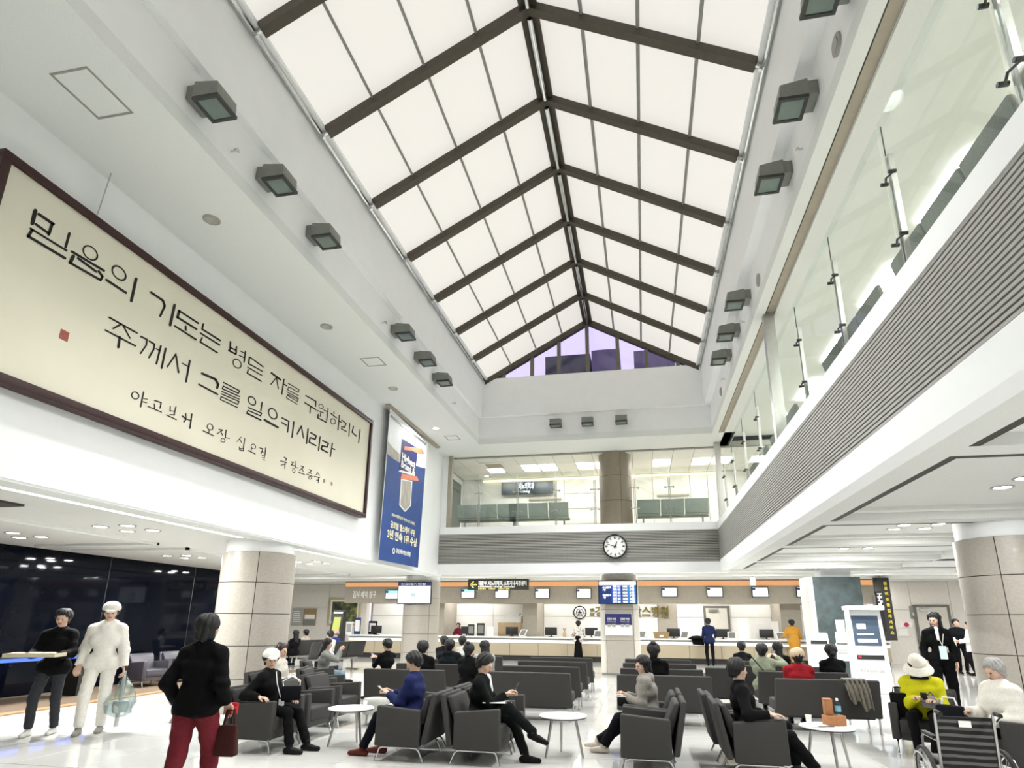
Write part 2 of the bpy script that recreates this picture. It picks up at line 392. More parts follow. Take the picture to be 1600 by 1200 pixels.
# ---- far walls of the ground floor
BSTONE = mat('back_stone', 'E4DFD5', .45, ns=14, na=.05)
BPANEL = mat('back_panel', 'E9E7E0', .4, ns=6, na=.03)
wb = struct(bxo('wall_back', TAUPE, -13.6, 9.6, 29.5, 29.8, 0, 3.4), 'taupe back wall behind the reception desk')
pmesh = {}
def panels(parent, spans, rows, y, m_, name='panel'):
    for (x0, x1) in spans:
        n = max(1, round((x1-x0)/2.4)); w = (x1-x0)/n
        for i in range(n):
            for (z0, z1) in rows:
                k = (round(w, 3), round(z1-z0, 3))
                if (k, m_.name) not in pmesh: pmesh[(k, m_.name)] = MB().box(.008, w-.008, -.03, 0, .008, z1-z0-.008).mesh(name, m_)
                part(name, pmesh[(k, m_.name)], parent, (x0+i*w, y, z0))
panels(wb, [(-9.1, -5.3), (-4.7, -1.9), (-1.3, .62), (1.5, 5.6), (6.4, 9.4)], [(.9, 1.85), (1.85, 2.42)], 29.5, BPANEL)
panels(wb, [(-13.5, -9.6)], [(.9, 1.85), (1.85, 2.42)], 29.5, BPANEL)
wf = struct(bxo('wall_far_left', BSTONE, -22, -13.6, 29.0, 29.3, 0, 3.4), 'stone wall at the far left behind the visitor chairs')
panels(wf, [(-22, -13.6)], [(0, 1.1), (1.1, 2.2), (2.2, 3.36)], 29.0, BSTONE)
wg = struct(bxo('wall_far_right', BSTONE, 9.6, 17, 28.6, 28.9, 0, 3.4), 'stone wall at the far right beside the reception desk')
panels(wg, [(9.6, 11.0), (12.5, 17)], [(0, 1.1), (1.1, 2.2), (2.2, 3.36)], 28.6, BSTONE)
panels(wg, [(11.0, 12.5)], [(2.4, 3.36)], 28.6, BSTONE)
struct(bxo('wall_side_right', BSTONE, 16.8, 17, YN, 32, 0, 3.4), 'stone side wall far to the right')
struct(bxo('wall_side_left', BSTONE, -22.2, -22, 19, 32, 0, 3.4), 'stone side wall far to the left')
DOORM = mat('beige_door', 'D5D1C4', .5, ns=6, na=.04); DFRAME = mat('door_frame_dark', '6E6A62', .5, ns=10, na=.1)
def door(n, x0, x1, y, z1, label):
    d = struct(MB().box(x0, x1, y-.05, y-.01, 0, z1).obj('door_%d' % n, DOORM), label)
    MB().box(x0-.1, x0, y-.07, y, 0, z1+.1).box(x1, x1+.1, y-.07, y, 0, z1+.1).box(x0, x1, y-.07, y, z1, z1+.1).obj('door_frame', DFRAME, d)
    MB().box(x0+.12, x0+.55, y-.12, y-.05, z1-.16, z1-.06).obj('door_closer', STEEL, d)
    MB().tube([(x1-.12, y-.12, .98), (x1-.26, y-.12, .98)], .015, 6).tube([(x1-.12, y-.12, .98), (x1-.12, y-.04, .98)], .012, 6).obj('door_handle', STEEL, d)
door(1, 2.78, 3.72, 29.47, 2.26, 'beige staff door behind the desk above the man in navy')
door(2, 11.15, 12.3, 28.57, 2.3, 'beige door in the far right stone wall')
# black glass facade on the left
fg = struct(bxo('wall_facade', BLACKGL, -13.3, -13.1, YN, 19.0, 0, 3.1), 'black night-dark glass wall on the far left')
for y in (4, 7, 10, 13, 16):
    bxo('facade_joint', BLACKM, -13.1, -13.09, y, y+.02, 0, 3.1, fg)
struct(bxo('wall_facade_end', BLACKGL, -22, -13.1, 19.0, 19.2, 0, 3.1), 'dark return wall at the end of the black glass')
# ---- upper galleries: back and right
MW = struct(bxo('wall_gallery_back', MARBLE, -7.3, 9, 23.3, 23.5, 4.66, 7.5), 'marble wall of the upper back gallery')
for x in (-2.9, -.6, .55, 1.95, 2.6):
    bxo('marble_joint', PURLIN, x, x+.015, 23.285, 23.3, 4.7, 7.2, MW)
for z in (5.3, 5.9, 6.5): bxo('marble_joint', PURLIN, -2.9, -.6, 23.287, 23.3, z, z+.012, MW)
MB().box(-4.3, -3.0, 23.2, 23.3, 6.28, 6.34).box(.7, 1.9, 23.2, 23.3, 6.28, 6.34).obj('door_head_trim', TAUPE, MW)
struct(MB().box(-7.3, -7.1, 19.8, 23.3, 4.66, 7.5).box(-7.1, -6.55, 19.72, 19.95, 4.66, 7.25).obj('wall_gallery_left', WHITE), 'white end wall of the upper back gallery')
bxo('opening_jamb', TAUPE, -6.55, -6.42, 19.7, 19.9, 4.69, 7.25, wl)
CT = mat('gallery_ceiling_tile', 'EDEDE8', .8, ns=80, na=.04); LT = emis('gallery_light_tile', 'FFFDF6', GAL_E)
cg2 = struct(bxo('ceiling_gallery_back', PURLIN, -7.1, 9, 19.95, 23.3, 7.22, 7.4), 'tiled ceiling of the upper back gallery')
ctm = MB().box(.008, .682, .008, 1.067, -.02, 0).mesh('ceiling_tile', CT); ltm = MB().box(.06, .62, .1, .98, -.022, 0).mesh('light_tile', LT)
for i in range(21):
    for j in range(3):
        p_ = (-7.05+i*.69, 20.05+j*1.075, 7.22)
        part('ceiling_tile', ctm, cg2, p_)
        if j == 1 and i in (2, 4, 5, 7, 8, 11, 13, 14): part('light_tile', ltm, cg2, (p_[0], p_[1], p_[2]-.012))
WARM = emis('warm_cove', 'FFF4D2', 1.2)
bxo('cove_light', WARM, -6.2, 3.0, 23.18, 23.24, 7.08, 7.14, MW)
WCOLD = mat('gallery_inner_wall', 'E4E6E2', .5, ns=3, na=.04)
wi = struct(bxo('wall_gallery_right', WCOLD, 6.4, 6.6, YN, 19.6, 4.66, 7.6), 'pale inner wall of the right gallery')
LIGHTC = mat('gallery_ceiling_white', 'F6F6F2', .7, ns=5, na=.02)
c3 = struct(bxo('ceiling_gallery_right', LIGHTC, 3.0, 6.6, YN, 19.95, 7.55, 7.7), 'bright white ceiling of the right gallery')
LSTRIP = emis('gallery_strip_light', 'FFFDF8', GAL_E*1.8)
for y in np.arange(-3, 19, 2.6):
    bxo('strip_light', LSTRIP, 4.4, 4.75, y, y+1.5, 7.52, 7.55, c3)
WFR = mat('gallery_window_frame', '9AA39D', .4, .3, ns=10, na=.1); WPN = mat('gallery_window_pane', 'BFD0CC', .15, ns=2, na=.15)
k = 2
for y0, y1 in ((1.2, 4.3), (4.9, 7.9), (8.6, 11.6), (12.4, 15.2), (16, 18.6)):
    w_ = struct(MB().box(6.36, 6.4, y0, y1, 5.5, 5.56).box(6.36, 6.4, y0, y1, 7.0, 7.06).box(6.36, 6.4, y0, y0+.06, 5.5, 7.06).box(6.36, 6.4, y1-.06, y1, 5.5, 7.06).box(6.36, 6.4, (y0+y1)/2-.03, (y0+y1)/2+.03, 5.56, 7.0).obj('window_%d' % k, WFR), 'pale interior window of the right gallery'); k += 1
    bxo('pane', WPN, 6.37, 6.39, y0+.06, (y0+y1)/2-.03, 5.56, 7.0, w_); bxo('pane', WPN, 6.37, 6.39, (y0+y1)/2+.03, y1-.06, 5.56, 7.0, w_)
# ================================================================== COLUMNS
def stone_column(x, y, r, z0, z1, label, m_=STONE, ring=.62, seams=4, collar=None, rot=.3):
    t = thing('column', label, 'column', (x, y, z0))
    n = max(1, round((z1-z0)/ring)); h = (z1-z0)/n
    me = MB()
    g = .012/r
    me.lathe([(r-.03, .006), (r, .006), (r, h-.006), (r-.03, h-.006)], n=10, a0=g/2, a1=2*math.pi/seams-g/2)
    me = me.mesh('stone_panel', m_, smooth=True)
    MB().lathe([(r-.02, 0), (r-.02, z1-z0)], n=32).obj('joint_core', DARKSLOT, t, smooth=True)
    for i in range(n):
        for j in range(seams): part('stone_panel', me, t, (0, 0, i*h), (0, 0, rot+j*2*math.pi/seams))
    if collar: MB().lathe([(r*.93, z1-z0), (r*.93, z1-z0+collar)], n=32).obj('collar', WHITE, t, smooth=True)
    return t
stone_column(-7.45, 10.85, .68, 0, 2.86, 'thick round stone column behind the white-capped seated man', collar=.24, rot=-1.0)
stone_column(5.80, 11.15, .68, 0, 2.95, 'thick round stone column at the right edge of the hall', collar=.3, rot=-2.2)
stone_column(-7.55, 20.4, .62, 0, 2.95, 'round stone column carrying the white information screen', collar=.45, rot=.8)
stone_column(-.76, 20.45, .55, 4.69, 7.25, 'round brown stone column in the upper back gallery', STONE_D, ring=.85, rot=-1.2)
# clad pillar under the clock
cp_ = thing('pillar', 'square stone pillar with the blue queue screen and posters', 'pillar', (-.77, 20.75, 0))
for i, (z0, z1) in enumerate(((.06, 1.05), (1.05, 2.0), (2.0, 2.95))):
    MB().box(-.43, .43, -.55, .55, z0+.004, z1-.004).obj('face_panel', STONE, cp_)
    for s in (-1, 1): MB().box(s*.53-.09, s*.53+.09, -.47, .5, z0+.004, z1-.004).obj('side_panel', BSTONE, cp_)
MB().box(-.6, .6, -.5, .5, 0, .06).obj('plinth', STEEL, cp_)
MB().lathe([(.62, 2.95), (.62, 3.12)], n=28).obj('collar', STONE, cp_, smooth=True); MB().lathe([(.52, 3.1), (.52, 3.36)], n=28).obj('collar', WHITE, cp_, smooth=True)
# dark stone clad pillar on the right
DKST = mat('dark_grey_stone', '46504F', .22, ns=3, na=.35)
dp = thing('pillar', 'dark grey polished stone pillar behind the white kiosk', 'pillar', (5.75, 20.6, 0))
MB().box(-.62, .74, -.4, .6, 0, 3.0).obj('dark_slab', DKST, dp)
MB().box(-.76, -.62, -.42, .6, 0, 3.0).obj('pale_edge', BSTONE, dp); MB().box(-.3, .55, -.2, .5, 3.0, 3.36).obj('collar', WHITE, dp)
# ================================================================== LAMPS
def flood(loc, rz, label):
    """box floodlight on a wall; local -Y points into the room"""
    t = thing('floodlight', label, 'floodlight', loc, rz, 'grey box floodlights under the skylight')
    for nm, me in FL: part(nm, me, t)
    l_ = bpy.data.lights.new('added_flood_spot', 'SPOT'); l_.energy = FLOOD_FILL_W; l_.spot_size = math.radians(130); l_.spot_blend = 1.; l_.shadow_soft_size = .14; l_.color = (1, 1, 1)  # spot added under the unlit lens to brighten the hall
    o_ = bpy.data.objects.new('added_flood_spot', l_); COL.objects.link(o_); o_.parent = t; o_.location = (0, -.32, -.19); o_.rotation_euler = (-.4, 0, 0)
b = MB(); b.box(-.15, .15, -.14, 0, -.1, .1); FL = [('bracket', b.mesh('bracket', LAMPG, bevel=.01))]
b = MB(); b.hexa([(-.18, -.46, -.14), (.18, -.46, -.14), (.18, -.12, -.13), (-.18, -.12, -.13), (-.18, -.44, .06), (.18, -.44, .06), (.18, -.12, .11), (-.18, -.12, .11)])
FL.append(('housing', b.mesh('housing', LAMPG, bevel=.01)))
b = MB(); z = -.155; b.box(-.185, .185, -.47, -.43, z-.012, z+.03).box(-.185, .185, -.17, -.13, z-.012, z+.03).box(-.185, -.145, -.43, -.17, z-.012, z+.03).box(.145, .185, -.43, -.17, z-.012, z+.03)
FL.append(('lens_frame', b.mesh('lens_frame', LAMPD)))
b = MB(); b.box(-.145, .145, -.43, -.17, z, z+.02); FL.append(('lens', b.mesh('lens', LAMPGL)))
ORD = ['nearest', 'second', 'third', 'fourth', 'fifth', 'farthest']
for i, y in enumerate((5.05, 6.42, 7.75, 11.2, 12.6, 13.9)):
    flood((-5.12, y, 7.72), math.pi/2, ORD[i]+' box floodlight on the left fascia above the calligraphy panel')
    flood((2.32, y, 7.78), -math.pi/2, ORD[i]+' box floodlight on the right fascia under the skylight')
for x, w_ in zip((-2.5, -1.48, -.42), ('left', 'middle', 'right')):
    flood((x, 18.45, 7.8), 0, w_+' of the three small floodlights on the back fascia')
SPK = MB().disc((0, -.01, 0), .12, ax=1, t=.03).disc((0, -.03, 0), .08, ax=1, t=.02).mesh('speaker', SLAT, smooth=True)
for i, (x, y, rz, w_) in enumerate(((2.32, 5.6, -90, 'upper right'), (2.32, 10.3, -90, 'middle of the right'), (2.32, 15.9, -90, 'far end of the right'))):
    o = part('wall_speaker', SPK, None, (x, y, 7.62), (0, 0, math.radians(rz))); tag(o, 'small round grey speaker disc on the %s fascia' % w_, 'speaker', 'round fascia speakers')
spr = MB().tube([(0, 0, 0), (0, -.09, 0)], .014, 6).disc((0, -.1, 0), .035, 8, 1, .012).tube([(0, -.04, 0), (.0, -.06, .03)], .01, 5).mesh('sprinkler', CHROME)
for i, (x, y, rz, w_) in enumerate(((-5.12, 5.75, 90, 'left fascia nearest the viewer'), (-5.12, 10.6, 90, 'left fascia half way down the hall'), (-5.12, 15.5, 90, 'left fascia at the far end'), (2.32, 7.1, -90, 'right fascia nearest the viewer'), (2.32, 11.9, -90, 'right fascia half way down the hall'), (2.32, 15.0, -90, 'right fascia at the far end'))):
    o = part('sprinkler', spr, None, (x, y, 7.62), (0, 0, math.radians(rz))); tag(o, 'tiny chrome sprinkler on the '+w_, 'sprinkler', 'fascia sprinklers')
# downlights
RING = mat('downlight_ring', 'B9B9B2', .4, .4, ns=20, na=.1)
GLOW = emis('downlight_glow', 'FFFDF5', 9.); DIM = mat('downlight_dim', 'C9C8BF', .3, .3, ns=10, na=.2)
def dl_mesh(r, m_): return (MB().lathe([(r*.8, .0), (r, -.012), (r*1.12, -.01), (r*1.12, .0)], n=20).mesh('ring', RING, smooth=True), MB().disc((0, 0, -.004), r*.82, 18, t=.008).mesh('lens', m_))
DLM = {}
def downlight(x, y, z, r, label, lit=True, group=None, watts=0):
    k = (r, lit)
    if k not in DLM: DLM[k] = dl_mesh(r, GLOW if lit else DIM)
    t = thing('downlight', label, 'downlight', (x, y, z-.001), 0, group)
    part('ring', DLM[k][0], t); part('lens', DLM[k][1], t)
    if watts: lamp_area('bulb', (0, 0, -.03), r*1.5, watts, parent=t)
for i, y in enumerate((6.53, 9.89, 13.25, 16.54)):
    downlight(-5.95, y, ZS, .11, ('nearest', 'second', 'third', 'lit farthest')[i]+' round downlight in the left upper soffit', i == 3, watts=25 if i == 3 else 0)
def cluster(cx, cy, z, label, group, offs=((-.28, -.27), (.28, -.3), (-.26, .27), (.27, .25)), r=.12, w=DOWN_W):
    for i, (dx, dy) in enumerate(offs): downlight(cx+dx, cy+dy, z, r, (('near left', 'near right', 'far left', 'far right') if len(offs) == 4 else ('left', 'middle', 'right'))[i]+' '+label, True, group, w)
for (cx, cy, w_) in ((-8.6, 8.75, 'nearest the calligraphy wall'), (-11.45, 9.2, 'at the left edge beside the black glass'), (-11.1, 13.15, 'above the dark armchair by the black glass'), (-8.7, 15.0, 'behind the thick left column'), (-11.3, 17.2, 'farthest along the black glass')):
    cluster(cx, cy, 3.1, 'lamp of the ceiling group '+w_, 'ceiling lamps '+w_)
for (cx, cy, w_) in ((5.0, 3.6, 'behind the viewer on the right'), (5.0, 8.6, 'in front of the right column'), (5.05, 12.4, 'behind the right column'), (5.1, 15.6, 'two trays past the right column'), (5.1, 18.5, 'in the last tray before the dark pillar')):
    cluster(cx, cy, 3.38, 'lamp of the ceiling tray '+w_, 'tray lamps '+w_, w=DOWN_W*(.45 if 8 < cy < 13 else 1))
for i, x in enumerate(np.arange(-17, 15, 3.55)):
    w_ = ORD[i] if i < 5 else ('sixth', 'seventh', 'eighth', 'ninth', 'tenth')[i-5]
    cluster(x, 22.5, 3.36, 'lamp of the %s group from the left above the desk aisle' % w_.replace('nearest', 'first'), 'desk aisle lamps '+str(w_), ((-.4, 0), (0, .05), (.4, 0)), .12, DOWN_W*.8)
for i, x in enumerate(np.arange(-11.5, 9.5, 3.4)):
    cluster(x, 28.3, 3.36, 'added lamp of the %s pair from the left behind the desk header' % ('first', 'second', 'third', 'fourth', 'fifth', 'sixth', 'seventh')[i], 'added lamps behind the desk %d' % (i+1), ((-.5, 0), (.5, 0)), .11, DOWN_W*.75)  # unseen downlights added behind the header to brighten the back wall
# pendant exit signs and detectors near the desk
for i, (px, py) in enumerate(((1176, 905),)):
    c = aty(px, py, 24.0)
    t = thing('exit_sign', 'small pale blue hanging exit sign above the right of the desk', 'exit sign', tuple(c))
    MB().box(-.09, .09, -.03, .03, -.22, .08).obj('lit_face', emis('exit_blue', 'BFE6F2', 1.0), t); MB().tube([(0, 0, .08), (0, 0, 3.36-c[2])], .012, 6).obj('hanger', STEEL, t)
# ================================================================== RAILINGS
RGL = glass('rail_glass', 'F8FBFA', .035)
rail = thing('glass_railing', 'clear glass railing with steel posts along the right gallery', 'railing', (2.62, 0, 4.69))
PY = [1.9+1.86*i for i in range(10)]
pm_ = MB().box(-.025, .025, -.035, -.012, 0, 1.46).box(-.025, .025, .012, .035, 0, 1.46).box(-.02, .02, -.012, .012, .1, .16).box(-.02, .02, -.012, .012, 1.3, 1.36).mesh('post', STEEL)
clm = MB().tube([(0, -.14, 0), (-.05, 0, 0), (0, .14, 0)], .016, 6).tube([(-.07, -.14, 0), (.03, -.14, 0)], .028, 8).tube([(-.07, .14, 0), (.03, .14, 0)], .028, 8).mesh('glass_clamp', BLACKM)
gpm = MB().box(-.075, -.063, .02, 1.84, .03, 1.82).mesh('glass_pane', RGL)
for i, y in enumerate(PY):
    p_ = part('post', pm_, rail, (0, y, 0))
    for z in (.5, 1.2): part('glass_clamp', clm, p_, (-.03, 0, z), scale=(.7, .7, .7))
    part('joint_rod', MB().tube([(0, 0, 1.46), (0, 0, 1.82)], .007, 5).mesh('joint_rod', BLACKM), rail, (-.03, y, 0))
    if i < 9: part('glass_pane', gpm, rail, (0, y, 0))
part('glass_pane', gpm, rail, (0, 1.9-1.86, 0))
rail2 = thing('glass_railing', 'clear glass railing with steel posts along the back gallery', 'railing', (0, 19.72, 4.69))
PX = [aty(px, 790, 19.72)[0] for px in (735.5, 748.5, 808.5, 868.5)]+[-1.42, -.12, 1.0]
pm2 = MB().box(-.035, -.012, -.025, .025, 0, 1.5).box(.012, .035, -.025, .025, 0, 1.5).mesh('post', STEEL)
clm2 = MB().tube([(-.13, 0, 0), (0, -.05, 0), (.13, 0, 0)], .016, 6).tube([(-.13, -.07, 0), (-.13, .03, 0)], .03, 8).tube([(.13, -.07, 0), (.13, .03, 0)], .03, 8).mesh('glass_clamp', STEEL)
PX = [q for i, q in enumerate(PX) if i != 0]
for x in PX:
    p_ = part('post', pm2, rail2, (x, 0, 0))
    for z in (.5, 1.18): part('glass_clamp', clm2, p_, (0, -.03, z))
gx = [-6.4]+[q for q in PX if q < -1.3]+[None]+[q for q in PX if q > -1.3]+[2.44]
for a, b_ in zip(gx[:-1], gx[1:]):
    if a is None or b_ is None: continue
    MB().box(a+.02, b_-.02, -.07, -.058, .03, 1.82).obj('glass_pane', RGL, rail2)
# ================================================================== CALLIGRAPHY PANEL
SX = -6.60
sy0, sy1, sz0, sz1 = atx(3, 232, SX)[1], atx(581, 657.5, SX)[1], 4.02, 6.52
FRAME = mat('dark_red_wood', '330B07', .5, ns=8, na=.3, stretch=(1, 1, 10))
CREAM = mat('cream_paper', 'EAE6D2', .75, ns=.7, na=.06)
sg = thing('calligraphy_panel', 'huge framed cream panel of black brush calligraphy on the left wall', 'calligraphy', (SX, sy0, sz0))
SH, SWD = sz1-sz0, sy1-sy0
MB().box(-.12, 0, .08, SWD-.08, .08, SH-.08).obj('sheet', CREAM, sg)
fw = .1
for q in ((0, SWD, 0, fw), (0, SWD, SH-fw, SH)): MB().box(-.13, .05, q[0], q[1], q[2], q[3]).obj('frame_rail', FRAME, sg, bevel=.008)
for q in ((0, fw), (SWD-fw, SWD)): MB().box(-.13, .05, q[0], q[1], fw, SH-fw).obj('frame_stile', FRAME, sg, bevel=.008)
hang = MB().tube([(0, 0, 0), (0.1, .0, .9)], .008, 5).obj('hanging_wire', STEEL, sg); hang.location = (-.1, atx(160, 335, SX)[1]-sy0, SH-.1)
CROPS = {1: (20, 300, 6.668), 2: (220, 430, 7.06), 3: (400, 560, 7.06), 4: (150, 480, 9.412), 5: (290, 560, 6.4), 6: (190, 590, 8.421), 7: (360, 670, 8.889)}
# brush strokes, "width: x,y x,y ..." in the frames above; "O" marks a ring: width: cx,cy rx,ry tilt
BRUSH = {
1: '45:235,195 205,325;30:270,230 425,335;34:412,330 375,440;25:240,335 375,432;30:590,432 550,575;22:185,380 560,610;35:200,400 160,460;28:160,460 545,690;O20:808,635 88,58 45;25:615,620 950,820;40:630,670 600,735;25:680,690 870,830;25:600,740 915,918;25:895,825 935,880 915,918;O22:1107,845 88,54 48;25:975,915 1180,1050;32:1285,905 1235,1135',
2: '25:115,190 245,280 265,340 215,450;32:373,330 325,550;20:420,390 635,530;28:425,395 405,465;22:405,465 615,595;22:495,565 497,605;20:375,560 610,710;20:690,540 677,595 875,720;18:660,640 870,770;18:678,690 655,735 845,855;18:990,735 985,830;18:1056,790 1050,870;14:990,798 1050,830;18:970,830 1050,872;16:1155,840 1140,960;11:1095,835 1155,865;11:1085,885 1145,910;O14:1063,975 54,40 55;14:1205,905 1350,1010;16:1200,910 1190,975;14:1190,975 1340,1060;12:1180,1015 1335,1105;15:1186,1042 1175,1080 1330,1170',
3: '20:170,160 270,235;12:230,205 165,285;12:225,210 247,335;14:310,230 285,395;13:310,285 337,302;9:355,275 475,345 466,375 360,312 350,345 468,410;9:340,368 470,440;9:345,395 465,452 460,476 346,408 336,435 455,505;14:550,410 662,475 656,530;14:540,490 662,565;12:602,530 595,605;O9:718,530 28,22 50;10:680,575 747,603;9:715,592 707,640;11:795,550 780,690;10:750,570 790,590;14:687,620 682,655 775,705;11:860,590 860,612;12:825,605 887,657;O10:850,695 30,26 60;13:920,630 905,790;13:918,690 940,705;12:945,680 995,720 975,762 947,752 943,778 997,806;12:1035,720 1025,860;14:1075,750 1060,815 1107,857;13:1148,785 1132,930',
4: '25:195,150 605,380;28:370,250 255,312;22:400,270 500,455;25:135,335 580,570;38:350,440 330,588;24:660,430 752,475 740,560 655,680;26:785,500 862,545 850,620 780,740;28:955,570 890,830;18:885,610 945,645;30:1025,610 965,895;24:1175,690 1050,875;26:1180,720 1215,960;30:1380,790 1325,1095;18:1270,825 1370,880',
5: '24:165,150 300,210 327,262 315,295;18:135,260 320,360;12:380,240 540,325 528,350 378,277 368,304 542,382;11:362,330 537,408;11:358,355 535,430 522,460 356,382 350,412 520,492;O14:664,425 46,32 55;14:765,440 752,525;12:625,490 760,547 750,575 625,520 612,548;16:612,548 752,617;O16:872,553 56,38 60;22:790,615 922,690;14:965,595 1032,630 1020,737;14:960,640 1007,667;15:1082,635 1065,787;14:1160,675 1115,757;12:1160,690 1180,797;15:1225,705 1210,850;15:1252,743 1307,775 1295,808 1245,792 1237,838 1302,872;13:1345,785 1330,922;15:1372,822 1427,852 1415,887 1365,872 1358,907 1420,942;13:1468,850 1447,982;14:1462,898 1490,911',
6: 'O16:180,235 50,44 40;20:290,190 250,385;12:290,275 340,285;14:280,318 330,330;16:435,300 522,330 505,402;14:430,345 436,412;14:350,380 525,455;14:640,380 640,440;16:715,385 692,490;12:645,440 705,440;14:640,487 700,492;14:590,490 720,552;18:800,505 850,545 820,585;14:845,470 850,540;20:925,480 900,665;12:860,550 920,562;O14:1165,650 42,36 60;12:1152,690 1150,722;14:1075,700 1210,765;12:1280,680 1330,692 1255,740;12:1305,712 1332,760;14:1375,690 1365,790;10:1370,790 1420,800;O10:1335,825 28,25 40',
7: '10:150,115 90,180;12:130,145 155,190;14:200,135 182,258;12:125,250 130,290;12:186,250 180,310;10:128,270 182,277;12:125,290 185,306;O10:320,245 34,29 60;11:296,276 287,302;12:245,300 345,350;12:410,265 452,277 425,345;11:440,305 457,332;14:490,265 480,365;10:440,370 480,377 470,398;10:440,402 480,408;10:450,430 480,437;12:745,395 777,415 770,440;12:695,445 785,470;11:762,470 756,500;11:705,505 762,490 755,550;12:845,460 877,466 845,500 892,516;11:910,450 905,540;10:902,540 940,542;O10:880,580 28,18 80;12:980,515 1017,530 960,580;11:1000,555 1012,600;12:950,605 1030,635;11:1095,565 1127,580 1080,620;11:1107,600 1122,626;11:1060,630 1140,660;O10:1107,680 21,18 40;9:1215,605 1190,640;9:1217,620 1240,645;11:1165,660 1240,680;10:1226,680 1221,712;10:1195,712 1228,717 1220,752'}
def brush(mb, crop, spec):
    ox, oy, s = CROPS[crop]
    def M_(p): q = atx(ox+p[0]/s, oy+p[1]/s, SX+.004); return (.004, q[1]-sy0, q[2]-sz0)
    for st in spec.split(';'):
        w, pts = st.split(':'); ring = w[0] == 'O'; w = float(w.lstrip('O'))/2
        pts = [tuple(map(float, q.split(','))) if ',' in q else float(q) for q in pts.split()]
        if ring:
            (cx, cy), (rx, ry), a = pts; a = math.radians(a); n = 18
            P_ = [(cx+rx*math.cos(t)*math.cos(a)-ry*math.sin(t)*math.sin(a), cy+rx*math.cos(t)*math.sin(a)+ry*math.sin(t)*math.cos(a)) for t in [2*math.pi*i/n for i in range(n)]]
            k = (1-w/rx*1.0)
            o_ = [(cx+(p[0]-cx)*(1+w/rx), cy+(p[1]-cy)*(1+w/rx)) for p in P_]; i_ = [(cx+(p[0]-cx)*(1-w/rx), cy+(p[1]-cy)*(1-w/rx)) for p in P_]
            mb.add([M_(q) for q in o_+i_], [(i, (i+1) % n, n+(i+1) % n, n+i) for i in range(n)])
            continue
        for (a, b_) in zip(pts[:-1], pts[1:]):
            dx, dy = b_[0]-a[0], b_[1]-a[1]; L_ = math.hypot(dx, dy)+1e-6; ux, uy = dx/L_, dy/L_
            poly = []
            for k in range(5):
                t = math.pi/2+math.pi*k/4; poly.append((a[0]+w*(ux*math.cos(t)-uy*math.sin(t)), a[1]+w*(uy*math.cos(t)+ux*math.sin(t))))
            for k in range(5):
                t = -math.pi/2+math.pi*k/4; poly.append((b_[0]+w*(ux*math.cos(t)-uy*math.sin(t)), b_[1]+w*(uy*math.cos(t)+ux*math.sin(t))))
            mb.add([M_(q) for q in poly], [list(range(10))])
for crops in ((1, 2, 3), (4, 5), (6, 7)):
    for c in crops:
        for st in BRUSH[c].split(';'):
            mb = MB(); brush(mb, c, st); mb.obj('brush_stroke', INK, sg)
SEAL = mat('red_seal', 'B56A5C', .8, ns=60, na=.4); SEALG = mat('grey_seal', '9C9484', .8, ns=60, na=.3)
def seal(px, py, s, m_):
    q = atx(px, py, SX); y, z = q[1]-sy0, q[2]-sz0
    MB().box(.001, .005, y-s, y+s, z-s*1.1, z+s*1.1).obj('seal_stamp', m_, sg)
seal(100, 524, .055, SEAL); seal(506.3, 751.5, .035, SEALG); seal(518, 756, .035, SEALG)
# ================================================================== BANNER
BX = -6.56
def bpt(x, y, dx=0.): q = atx(560+x/4, 600+y/4, BX); return (dx, q[1], q[2])
bn = thing('hanging_banner', 'tall blue and white hanging award banner on the left wall', 'banner', (BX, 0, 0))
def bpoly(name, pts, m_, h): 
    n = len(pts); MB().add([bpt(*p, h) for p in pts]+[bpt(*p, h-.003) for p in pts], [list(range(n)), list(range(n, 2*n))[::-1]]+[(i, (i+1) % n, n+(i+1) % n, n+i) for i in range(n)]).obj(name, m_, bn)
BWH = mat('banner_white', 'EEF1F2', .6, ns=3, na=.03); BBL = mat('banner_blue', '20498F', .6, ns=2, na=.2); BSI = mat('banner_silver', 'B9B3A6', .5, ns=3, na=.3, stretch=(1, 3, 1))
BOR = mat('banner_orange', 'E58A66', .6, ns=5, na=.1); BNV = mat('banner_navy', '23286A', .6, ns=5, na=.1); BYE = mat('banner_cream_text', 'F1EBCB', .6, ns=5, na=.02)
bpoly('cloth', [(198, 150), (433, 372), (372, 1150), (124, 1099)], BWH, 0)
bpoly('blue_field', [(180, 437), (215, 466), (255, 490), (300, 502), (350, 508), (400, 524), (418, 527), (371, 1148), (125, 1098)], BBL, .004)
bpoly('silver_swoosh', [(184, 360), (215, 398), (258, 440), (255, 488), (215, 464), (180, 436)], BSI, .006)
bpoly('badge', [(272, 342), (372, 402), (352, 562), (256, 536)], BNV, .008)
bpoly('badge_edge', [(256, 536), (352, 562), (350, 575), (250, 548)], BWH, .009)
bpoly('ribbon', [(285, 388), (392, 402), (412, 436), (378, 436), (330, 416), (283, 412)], BOR, .011)
bpoly('ribbon', [(268, 560), (366, 578), (374, 606), (262, 594)], BOR, .011)
bpoly('pennant', [(265, 592), (336, 606), (326, 762), (290, 800), (254, 758)], BWH, .008)
bpoly('pennant_face', [(272, 600), (330, 612), (321, 758), (290, 790), (261, 754)], BSI, .010)
MB().box(-.05, .09, atz(603, 633, ZS)[1]-.1, atz(682, 697, ZS)[1]+.1, ZS-.05, ZS).obj('ceiling_rail', TAUPE, bn)
MB().box(-.02, .02, 14.6, 17.4, 6.98, 7.04).obj('top_bar', STEEL, bn)
